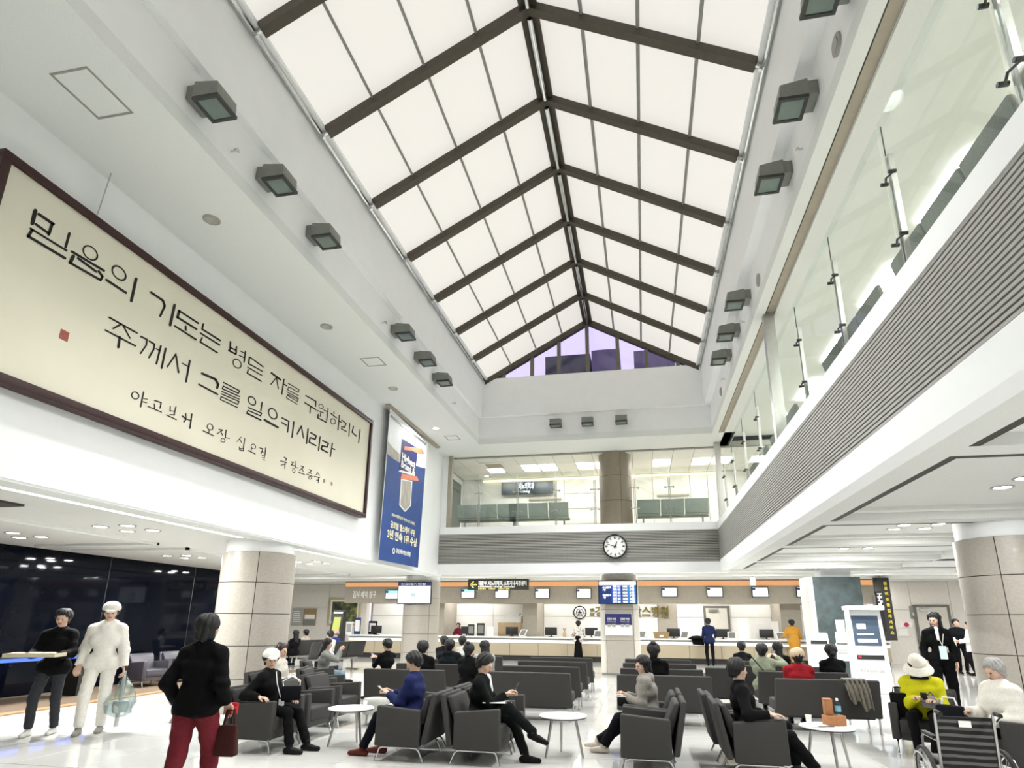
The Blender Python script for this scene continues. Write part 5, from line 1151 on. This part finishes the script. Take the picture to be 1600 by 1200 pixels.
        cut = np.maximum(q[:, 1]*.9-q[:, 2]*.42-.030+jag*.9, lowz-q[:, 2])
        if hair == 'bald': cut = np.maximum(cut, q[:, 2]-.03)
        return np.maximum(d, cut*hk)
    hp_ = []
    if hair != 'none':
        hp_.append(snet(hairf, HC-.15*hk, HC+.16*hk, .0095*detail))
        if hair == 'bob': ext = [(H_(s*.062, -.02, .02), H_(s*.066, -.005, -.085), .034*hk, .028*hk) for s in (1, -1)]+[(H_(-.04, -.06, -.02), H_(-.035, -.065, -.1), .045*hk, .035*hk), (H_(.04, -.06, -.02), H_(.035, -.065, -.1), .045*hk, .035*hk)]
        if hair == 'long': ext = [(H_(s*.064, -.02, .02), H_(s*.07, -.03, -.16), .034*hk, .028*hk) for s in (1, -1)]+[(H_(-.045, -.06, 0), H_(-.05, -.09, -.26), .045*hk, .03*hk), (H_(.045, -.06, 0), H_(.05, -.09, -.26), .045*hk, .03*hk), (H_(0, -.08, 0), H_(0, -.11, -.27), .045*hk, .03*hk)]
        if hair == 'pony': ext = [(H_(0, -.10, .03), H_(0, -.14, .0), .03*hk, .03*hk), (H_(0, -.14, .0), H_(.0, -.13, -.2), .034*hk, .015*hk)]
        if hair == 'bun': ext = [(H_(-.012, -.06, .125), H_(.012, -.06, .125), .042*hk, .042*hk)]
        if hair == 'lowbun': ext = [(H_(-.012, -.105, -.03), H_(.012, -.105, -.03), .042*hk, .042*hk)]
        if ext: hp_.append(snet(*union(ext, .02*hk), .011*detail))
        mk('hair', hp_, hm, t)
    if hat:
        hmx = cloth(hatcol or 'EFECE4')
        if hat == 'cap': hs_ = [(H_(-.012, -.016, .05), H_(.012, -.016, .05), .102*hk, .102*hk)]; zc = .035; br = [(H_(-.045, .085, .045), H_(.045, .085, .045), .02*hk, .02*hk), (H_(-.03, .125, .04), H_(.03, .125, .04), .016*hk, .016*hk)]
        if hat == 'beanie': hs_ = [(H_(-.014, -.02, .05), H_(.014, -.02, .06), .107*hk, .107*hk)]; zc = .0; br = []
        if hat == 'bucket': hs_ = [(H_(-.012, -.012, .04), H_(.012, -.012, .08), .106*hk, .095*hk)]; zc = -.005; br = []
        f0, lo, hi = union(hs_, .01)
        hpz = [snet(lambda P_: np.maximum(f0(P_), (zc-((P_-HC)@R_/hk)[:, 2])*hk), lo, hi, .0095*detail)]
        if br: f, lo, hi = union(br, .012); hpz.append(snet(f, lo, hi, .0085*detail))
        if hat == 'bucket':
            def bf(P_):
                q = (P_-HC)@R_/hk; r = np.hypot(q[:, 0], q[:, 1]+.012); e = .112+(.03-q[:, 2])*.75
                return np.maximum(np.abs(r-e)-.009, np.maximum(-.06-q[:, 2], q[:, 2]-.03))*hk
            hpz.append(snet(bf, HC-.2*hk, HC+.16*hk, .0095*detail))
        mk('hat', hpz, hmx, t)
    t['_j'] = 0; del t['_j']
    return t, dict(P=P, N=N, HC=HC, arms=arms, legs=legs, S=S, C=C_, u=u, k=k)
def w2(t, p):
    """local point of a person to world"""
    a = t.rotation_euler[2]; return (t.location[0]+p[0]*math.cos(a)-p[1]*math.sin(a), t.location[1]+p[0]*math.sin(a)+p[1]*math.cos(a), t.location[2]+p[2])
def carry(t, name, label, cat, p, build, rz=0.):
    """a thing held by or lying on a person, placed in the person's frame but its own top-level object"""
    o = thing(name, label, cat, w2(t, p), t.rotation_euler[2]+rz); build(o); return o
PHB = MB().box(-.036, .036, -.005, .005, -.075, .075).mesh('phone_body', BLACKM, bevel=.004); PHS = MB().box(-.032, .032, -.001, .001, -.068, .068).mesh('phone_screen', LAMPG)
def phone(t, p, label, tilt=-.9, rz=0.):
    def b(o):
        q = part('phone_body', PHB, o, (0, 0, 0), (tilt, 0, 0)); part('phone_screen', PHS, q, (0, -.0062, 0))
    return carry(t, 'phone', label, 'phone', p, b, rz)
# ---- near row
t, j = person('seated man in a white cap and black jacket with a white cord', (-4.93, 7.72), -90, 1.67, 'sit', lean=-4, wr=((.335, .10, .66), (-.08, .28, .60)), an=((.24, .52, .085), (.0, .62, .085)), top='141416', bottom='121214', shoe='2B2B2D', hat='cap', hatcol='EDE9E0', head=(-42, -12), jacket=.014, curl=.35)
def bag(o):
    MB().box(-.12, .12, -.04, .04, 0, .18).obj('pouch', cloth('191B22'), o, bevel=.02); MB().tube([(-.1, 0, .17), (-.11, -.04, .24), (.0, -.05, .29), (.11, -.04, .24), (.1, 0, .17)], .005, 6).obj('strap', WHITEPL, o, smooth=True)
    MB().box(-.05, .05, -.046, -.04, .12, .14).obj('logo_patch', PAPER, o)
carry(t, 'shoulder_bag', 'black bag with a white strap on the lap of the white-capped man', 'bag', (.06, .36, .60), bag, -.9)
def cord(o): MB().tube([(0, 0, 0), (.03, .05, -.14), (.02, .1, -.28), (.03, .14, -.34)], .006, 6).obj('cord', WHITEPL, o, smooth=True); MB().cbox((.03, .14, -.37), .05, .05, .08).obj('earphone_case', WHITEPL, o)
carry(t, 'earphone_cord', 'white earphone cord hanging on the black jacket of the capped man', 'cord', (.07, .12, .95), cord)
t, j = person('seated man in a navy suit with brown shoes looking at his phone', (-2.89, 7.72), 90, 1.69, 'sit', lean=2, wr=((.05, .33, .74), (-.07, .33, .73)), an=((.08, .44, .085), (-.12, .60, .085)), top='1B2452', bottom='131728', shoe='5C231C', head=(4, -30), jacket=.012, curl=.6)
phone(t, (-.01, .44, .76), 'phone in the hands of the navy suit man')
t, j = person('seated man in a dark suit and white shirt with crossed legs', (-2.05, 7.72), -90, 1.69, 'sit', lean=6, wr=((.03, .36, .76), (-.08, .35, .74)), an=((.06, .70, .34), (.03, .60, .085)), top='18211F', bottom='19211F', shoe='211B18', sock='707B80', head=(-3, -32), jacket=.012, curl=.6, shirt='E9EEF0')
phone(t, (-.02, .46, .82), 'phone held up by the suit man with crossed legs', -.5)
def sheets(o):
    for i in range(3): MB().box(-.11, .11, -.15, .15, .004*i, .004*i+.003).obj('sheet', PAPER, o)
carry(t, 'documents', 'white documents on the lap of the suit man', 'papers', (.08, .24, .665), sheets, .1)
t, j = person('seated woman in a grey hoodie and dark wide jeans', (.02, 8.57), 90, 1.60, 'sit', lean=6, wr=((.06, .30, .70), (-.10, .30, .68)), an=((.1, .72, .085), (-.12, .60, .085)), top='8E8A82', bottom='15171F', shoe='CFC6B8', wide=1.2, hair='bob', head=(25, -16), jacket=.022, hood=True, curl=.5)
def lapbag(o):
    MB().box(-.14, .14, -.08, .08, 0, .11).obj('bag_body', cloth('2A2A2C'), o, bevel=.03); MB().box(-.12, .1, -.09, .1, .115, .122).obj('paper_sheet', PAPER, o); MB().box(-.1, .13, -.06, .1, .124, .13).obj('paper_sheet', PAPER, o).rotation_euler = (0, .12, .2)
carry(t, 'handbag', 'black handbag with papers on the lap of the woman in the hoodie', 'bag', (-.02, .33, .57), lapbag)
t, j = person('seated man in black with a hand on the chair arm, seen from behind', (1.10, 7.72), -90, 1.68, 'sit', lean=-8, wr=((.335, .20, .665), (-.2, .22, .62)), an=((.12, .66, .085), (-.1, .5, .085)), top='121213', bottom='121214', shoe='3A4048', head=(18, -6), jacket=.012, curl=.3, wide=1.15)
t, j = person('seated woman in a bright yellow jacket and cream bucket hat', (3.58, 9.38), 155, 1.64, 'sit', lean=8, wr=((.06, .32, .70), (-.12, .33, .68)), an=((.1, .44, .085), (-.08, .52, .085)), top='C9C51B', bottom='141416', shoe='1B1B1C', hair='bob', hat='bucket', hatcol='E9E4D6', head=(5, -28), jacket=.026, curl=.5, bulk=1.1)
phone(t, (-.04, .42, .74), 'dark phone in the hands of the woman in yellow')
def scarf(o): MB().lathe([(.075, -.03), (.1, -.01), (.1, .03), (.075, .04)], n=18).obj('scarf_roll', cloth('17161A'), o, smooth=True); MB().lathe([(.105, -.035), (.11, -.02), (.105, -.01)], n=18).obj('scarf_edge', cloth('222126'), o, smooth=True)
carry(t, 'scarf', 'black scarf at the collar of the yellow jacket', 'scarf', (0, .10, .96), scarf)
def blackbag(o): MB().box(-.1, .1, -.06, .06, 0, .3).obj('bag_body', cloth('1A1A1C'), o, bevel=.02); MB().tube([(-.06, 0, .3), (-.05, 0, .36), (.05, 0, .36), (.06, 0, .3)], .008, 6).obj('handle', cloth('1A1A1C'), o)
carry(t, 'black_bag', 'black bag at the side of the woman in yellow', 'bag', (.27, .12, .44), blackbag)
def greybag(o): MB().lathe([(.001, 0), (.11, .02), (.12, .08), (.08, .14), (.02, .16)], n=16).obj('pouch_body', cloth('7E7C76'), o, smooth=True); MB().tube([(-.05, 0, .14), (0, 0, .2), (.05, 0, .14)], .01, 6).obj('pouch_handle', cloth('55534F'), o, smooth=True)
carry(t, 'grey_pouch', 'crumpled grey pouch on the lap of the woman in yellow', 'bag', (-.1, .26, .58), greybag)
t, j = person('seated elderly man in a white fleece jacket at the right edge', (3.97, 8.22), 98, 1.72, 'sit', lean=4, wr=((.1, .36, .66), (-.2, .34, .60)), an=((.12, .5, .085), (-.1, .55, .085)), top='E9E5DA', bottom='2A2B30', shoe='26262A', hair='short', haircol=HAIRG, head=(10, -22), jacket=.04, curl=.5, bulk=1.12)
def tote(o): MB().box(-.14, .14, -.06, .06, 0, .22).obj('tote_body', cloth('24252E'), o, bevel=.03); MB().tube([(-.08, 0, .22), (-.06, 0, .3), (.06, 0, .3), (.08, 0, .22)], .01, 6).obj('tote_handle', WHITEPL, o, smooth=True); MB().box(-.07, .05, -.076, -.07, .08, .15).obj('tote_print', PAPER, o)
carry(t, 'tote_bag', 'dark tote bag with white print between the yellow jacket and the white fleece', 'bag', (.16, .52, .50), tote, .6)
t, j = person('man with a navy collar mostly hidden behind the white fleece', (5.1, 9.32), 95, 1.72, 'sit', lean=4, top='22243A', bottom='24252A', shoe='222222', haircol=HAIRG, wr=((.1, .3, .62), (-.1, .3, .62)), detail=1.3)
# ---- left standing group
t, j = person('standing person in black carrying a flat tray, white shoes', (-8.52, 7.82), 205, 1.74, wr=((.17, .36, 1.10), (-.17, .36, 1.10)), top='121213', bottom='34363A', shoe='DAD9D4', hair='short', an=((.13, .08, .085), (-.11, -.1, .085)), head=(0, -14), jacket=.016, curl=.35, palm=((-.2, 0, 1), (.2, 0, 1)))
def tray(o):
    MB().box(-.31, .31, -.18, .18, 0, .015).box(-.31, .31, -.18, -.17, .015, .05).box(-.31, .31, .17, .18, .015, .05).box(-.31, -.3, -.17, .17, .015, .05).box(.3, .31, -.17, .17, .015, .05).obj('tray_base', cloth('C9C1A8'), o)
    for i, (x, y) in enumerate(((-.17, .02), (.02, -.03), (.19, .04))): MB().lathe([(.001, .015), (.06, .015), (.08, .06), (.074, .06), (.05, .025)], (x, y, 0), 14).obj('food_dish', PAPER, o, smooth=True)
carry(t, 'food_tray', 'flat cream tray of dishes carried by the person in black', 'tray', (.05, .5, 1.09), tray)
t, j = person('standing man in a white hoodie, white trousers and white cap', (-7.98, 8.1), 212, 1.84, wr=((.27, .06, .93), (-.31, .08, .90)), top='E7E4DC', bottom='E6E3DB', shoe='8D8A84', hat='cap', hatcol='E4E1DA', an=((.12, .12, .085), (-.1, -.08, .085)), head=(8, -12), jacket=.022, hood=True, wide=1.1, curl=.7)
PLB = glass('clear_plastic', 'D9E2E2', .12, .2)
def plbag(o):
    b = MB(); n = 12; prof = [(.03, 0), (.07, -.08), (.14, -.2), (.19, -.36), (.17, -.5), (.06, -.56), (.001, -.56)]
    for (r, z) in prof:
        for i in range(n): a = 2*math.pi*i/n; rr = r*(1+.22*math.sin(3*a+z*11)); b.v.append((rr*math.cos(a), rr*.6*math.sin(a), z))
    for i in range(len(prof)-1):
        for q in range(n): b.f.append([i*n+q, i*n+(q+1) % n, (i+1)*n+(q+1) % n, (i+1)*n+q]); b.mi.append(0)
    b.obj('bag_film', PLB, o, smooth=True); MB().lathe([(.001, -.5), (.09, -.5), (.11, -.42), (.1, -.34), (.001, -.33)], n=14).obj('wrapped_goods', cloth('BFC4C2'), o, smooth=True); MB().tube([(-.02, 0, .0), (0, 0, .06), (.02, 0, 0)], .012, 6).obj('bag_handle', PLB, o)
carry(t, 'plastic_bag', 'clear plastic carrier bag in the hand of the man in white', 'bag', (-.35, .1, .78), plbag)
def umb(o): MB().tube([(0, 0, -.75), (0, 0, -.1), (0, 0, .02)], .03, 8, .018).obj('folded_canopy', cloth('C8CAC6'), o, smooth=True); MB().tube([(0, 0, .02), (0, 0, .12)], .014, 6).obj('grip', cloth('3A3A3A'), o, smooth=True)
carry(t, 'folded_umbrella', 'pale folded umbrella beside the plastic bag of the man in white', 'umbrella', (-.335, .09, .84), umb)
t, j = person('woman from behind in a black coat and maroon trousers, nearest the viewer', (-3.97, 5.12), 8, 1.66, wr=((.235, .08, .88), (-.22, .06, .88)), top='101012', bottom='6E222B', shoe='1B1B1B', hair='bob', hem=.80, jacket=.014, bulk=.96, wide=1.25, an=((.1, .14, .085), (-.1, -.16, .085)), head=(-14, -4), curl=.55)
def redw(o): MB().box(-.05, .05, -.02, .02, -.05, .05).obj('wallet_body', cloth('B3202F'), o, bevel=.008); MB().box(-.052, .052, -.024, -.02, .0, .02).obj('wallet_band', cloth('D8504F'), o)
carry(t, 'red_wallet', 'small red wallet in the hand of the woman in maroon trousers', 'wallet', (.26, .14, .83), redw)
def brb(o): MB().hexa([(-.1, -.05, 0), (.1, -.05, 0), (.1, .05, 0), (-.1, .05, 0), (-.08, -.03, .26), (.08, -.03, .26), (.08, .03, .26), (-.08, .03, .26)]).obj('bag_body', cloth('3C1B17'), o, bevel=.02); MB().tube([(-.05, 0, .26), (-.03, 0, .38), (.03, 0, .38), (.05, 0, .26)], .01, 6).obj('bag_handle', cloth('3C1B17'), o, smooth=True)
carry(t, 'brown_bag', 'dark brown handbag hanging at the right of the maroon trousers', 'bag', (.27, .1, .44), brb)
# ---- left seats
LAP = ((.08, .30, .62), (-.08, .30, .62))
person('seated person in a pale coat with brown hair behind the white-capped man', (-6.16, 9.85), -80, 1.68, 'sit', wr=LAP, top='C9C4BA', bottom='2A2A2A', hair='bob', haircol=HAIRBR, jacket=.02, head=(-10, -10), detail=1.1)
t, j = person('seated woman in a grey top raising a phone beside the left column', (-7.0, 12.9), -70, 1.66, 'sit', lean=6, wr=((.06, .36, .98), (-.06, .36, .96)), an=((.1, .5, .085), (-.1, .55, .085)), top='8B8C88', bottom='7F98A8', shoe='E0DFDB', hair='long', head=(0, -14), jacket=.01, detail=1.15, curl=.6)
phone(t, (0, .46, 1.02), 'phone raised by the woman in grey beside the left column', -.3)
armchair(-6.97, 12.9, -70, 'grey armchair under the woman raising her phone', 'grey armchairs around the coffee tables')
o = thing('backpack', 'black backpack on the floor beside the woman raising her phone', 'backpack', (-6.2, 12.3, .003)); MB().box(-.2, .2, -.14, .14, 0, .42).obj('pack_body', cloth('141416'), o, bevel=.06); MB().box(-.14, .14, -.2, -.13, .05, .25).obj('front_pocket', cloth('1C1C1E'), o, bevel=.03); MB().tube([(-.05, 0, .42), (0, 0, .47), (.05, 0, .42)], .012, 6).obj('handle', cloth('141416'), o)
person('seated man in a white shirt on the left visitor bench', (-10.0, 18.7), 60, 1.72, 'sit', seat=.46, lean=-4, wr=((.1, .3, .7), (-.2, .3, .7)), top='E6E4E0', bottom='2C2C30', head=(0, 0), detail=1.35)
person('bald seated man in a blue shirt on the left visitor bench', (-10.45, 20.0), 72, 1.74, 'sit', seat=.46, wr=LAP, top='27408A', bottom='2C2C30', hair='bald', haircol=HAIRG, detail=1.35)
person('seated person in black on the second left bench', (-11.8, 19.7), 72, 1.68, 'sit', seat=.46, wr=LAP, top='151518', bottom='151518', hair='long', detail=1.35)
person('seated man in beige leaning back on the second left bench', (-12.3, 21.1), 80, 1.70, 'sit', seat=.46, wr=LAP, top='BFB5A4', bottom='2A2A30', lean=-8, detail=1.35)
# ---- sofa sitters
def on_sofa(px, py, row, a, label, **k):
    y = ROWS[row][1]+.33; c = aty(px, py, y); hz = c[2]
    return person(label, (c[0], y), a, k.pop('H', 1.68)*.98, 'sit', seat=.44, detail=k.pop('detail', 1.2), **k)
on_sofa(661, 1010, 0, 0, 'man in black seated on the front sofa behind the navy suit', H=1.74, wr=LAP, top='161618', bottom='151517', jacket=.012)
t, j = on_sofa(606, 1003, 1, 62, 'person in black looking at a phone, turned left on the second sofa', wr=((.04, .36, .84), (-.06, .36, .84)), top='17171A', bottom='151517', hair='short', head=(0, -20)); phone(t, (0, .46, .88), 'phone held by the person in black turned left')
on_sofa(703, 1010, 1, -8, 'person in a dark teal coat on the second sofa row', H=1.70, wr=LAP, top='1E2A2E', bottom='1A1A1C', jacket=.03, bulk=1.15, hood=True, hair='short')
on_sofa(733, 1012, 0, -20, 'person in a black coat with a small topknot on the sofa', H=1.66, wr=LAP, top='131315', bottom='151517', hair='bun', jacket=.02)
on_sofa(757, 1008, 1, 25, 'woman with long black hair in a light grey sweater', H=1.66, wr=LAP, top='A9A9A5', bottom='1A1A1C', hair='long', jacket=.016, head=(15, -8))
on_sofa(694, 1000, 3, 0, 'person with short black hair far back on the last sofa', wr=LAP, top='2A2A2E', bottom='1A1A1C', detail=1.4)
on_sofa(723, 998, 3, -25, 'person in a white collar far back on the last sofa', wr=LAP, top='D9D6CF', bottom='1A1A1C', detail=1.4)
on_sofa(1021, 1013, 0, -4, 'person in a black hooded coat on the front middle sofa', H=1.76, wr=LAP, top='101012', bottom='131315', jacket=.02, hair='bun', hood=True)
t, j = on_sofa(1190, 1012, 1, -18, 'person in a sage green coat holding a phone near the right sofas', H=1.70, wr=((.2, .34, 1.0), (.06, .34, .98)), top='8A917B', bottom='2A2B2A', jacket=.022, hair='short'); phone(t, (.14, .44, 1.04), 'phone raised by the person in the sage coat', -.3)
def strap(o): MB().tube([(-.18, -.14, 1.02), (-.05, -.185, .86), (.12, -.17, .66)], .012, 6).obj('strap_band', BLACKM, o, smooth=True); MB().cbox((.17, -.1, .58), .1, .14, .12).obj('pouch', BLACKM, o)
carry(t, 'cross_body_bag', 'black cross-body strap over the sage green coat', 'bag', (0, 0, 0), strap)
on_sofa(1246, 1030, 0, 0, 'person in dark red with a beige knit hat on the right front sofa', H=1.62, wr=LAP, top='8E1520', bottom='222224', hat='beanie', hatcol='CDB79C', jacket=.02, bulk=1.1)
on_sofa(1297, 1008, 1, 6, 'woman in a black vest over white sleeves with a low bun', H=1.72, wr=LAP, top='131418', bottom='202024', hair='lowbun', jacket=.01, shirt='EDECE8')
on_sofa(1215, 1012, 2, -10, 'person in black two rows ahead of the red jacket', wr=LAP, top='161618', bottom='161618', hair='long', jacket=.015, detail=1.3)
on_sofa(1160, 1028, 3, 0, 'small dark-haired person far back left of the green coat', H=1.58, wr=LAP, top='2A2A2C', bottom='1A1A1C', detail=1.4)
# ---- at the desk and on the right
def stand_at(px, Y, a, label, H, **k): return person(label, (aty(px, 985, Y)[0], Y), a, H, detail=k.pop('detail', 1.4), **k)
DESK = ((.2, .36, 1.06), (-.2, .36, 1.06))
t, j = stand_at(903, 25.85, -8, 'woman in a spotted white blouse and long black skirt at the desk', 1.66, wr=DESK, top='SPOTTED', bottom='111113', skirt=.16, lean=8)
t, j = stand_at(1107, 25.7, 0, 'man in a navy sweater and dark trousers at the desk', 1.78, wr=((.26, .3, 1.06), (-.1, .3, 1.25)), top='172248', bottom='191B21', jacket=.01)
o = thing('black_coat', 'black coat lying over the desk edge beside the man in navy', 'coat', (aty(1089, 992, 26.55)[0], 26.55, .975)); MB().lathe([(.001, .13), (.2, .11), (.34, .03), (.36, 0)], n=14).obj('coat_heap', cloth('131315'), o, smooth=True); MB().hexa([(-.2, -.16, -.22), (.25, -.16, -.25), (.25, -.12, -.25), (-.2, -.12, -.22), (-.25, -.16, .04), (.28, -.16, .04), (.28, .1, .06), (-.25, .1, .06)]).obj('coat_tail', cloth('131315'), o, bevel=.02)
t, j = stand_at(1239, 25.75, 10, 'woman in a mustard coat standing at the desk', 1.76, wr=((.2, .32, 1.1), (-.3, .32, 1.12)), top='B98632', bottom='B98632', hem=.42, jacket=.02, bulk=1.1, lean=6)
t, j = stand_at(1268, 25.6, -12, 'man in a light blue shirt and dark trousers at the desk', 1.76, wr=DESK, top='8FA5B3', bottom='14172A', lean=6)
t, j = stand_at(716, 28.0, 170, 'staff woman with long dark hair behind the desk', 1.52, wr=((.15, .3, 1.0), (-.15, .3, 1.0)), top='7A1F38', bottom='1A1A1C', hair='long')
t, j = stand_at(1374, 27.8, 190, 'staff member in pale pink behind the right end of the desk', 1.6, wr=((.15, .3, 1.0), (-.15, .3, 1.0)), top='C9B4AE', bottom='1A1A1C', hair='bob')
t, j = stand_at(1462, 13.6, 165, 'standing woman all in black with long hair and a white lanyard card', 1.84, wr=((.25, .1, .93), (-.25, .06, .91)), top='111112', bottom='101011', hair='long', jacket=.018, wide=1.35, bulk=.9, an=((.14, .1, .085), (-.14, -.12, .085)), head=(-30, -12), shirt='E8E8E6', detail=1.1)
def lan(o): MB().box(-.06, .06, -.004, .004, -.12, .12).obj('badge_sheet', LBL, o); MB().tube([(0, 0, .12), (-.05, -.02, .34)], .005, 5).tube([(0, 0, .12), (.05, -.02, .34)], .005, 5).obj('neck_cord', PAPER, o)
carry(t, 'lanyard_card', 'pale card hanging on the woman all in black', 'card', (-.04, .19, 1.1), lan)
t, j = stand_at(1495, 24.2, 175, 'man in a dark suit facing a colleague near the far right door', 1.80, wr=((.16, .3, 1.1), (-.1, .3, 1.15)), top='1C1E26', bottom='17181C', jacket=.015)
t, j = stand_at(1514, 23.4, 75, 'person in a white coat holding papers by the far right door', 1.72, wr=((.1, .34, 1.05), (-.1, .34, 1.1)), top='ECEBE8', bottom='17181C', jacket=.02, hem=.75)
def pap(o): MB().box(-.15, .15, -.01, .01, -.2, .2).obj('sheet', PAPER, o); MB().box(-.05, .05, -.014, -.01, .17, .21).obj('clip', STEEL, o)
carry(t, 'clipboard', 'white clipboard held by the person in the white coat', 'clipboard', (.05, .44, 1.0), pap)
flush_text()
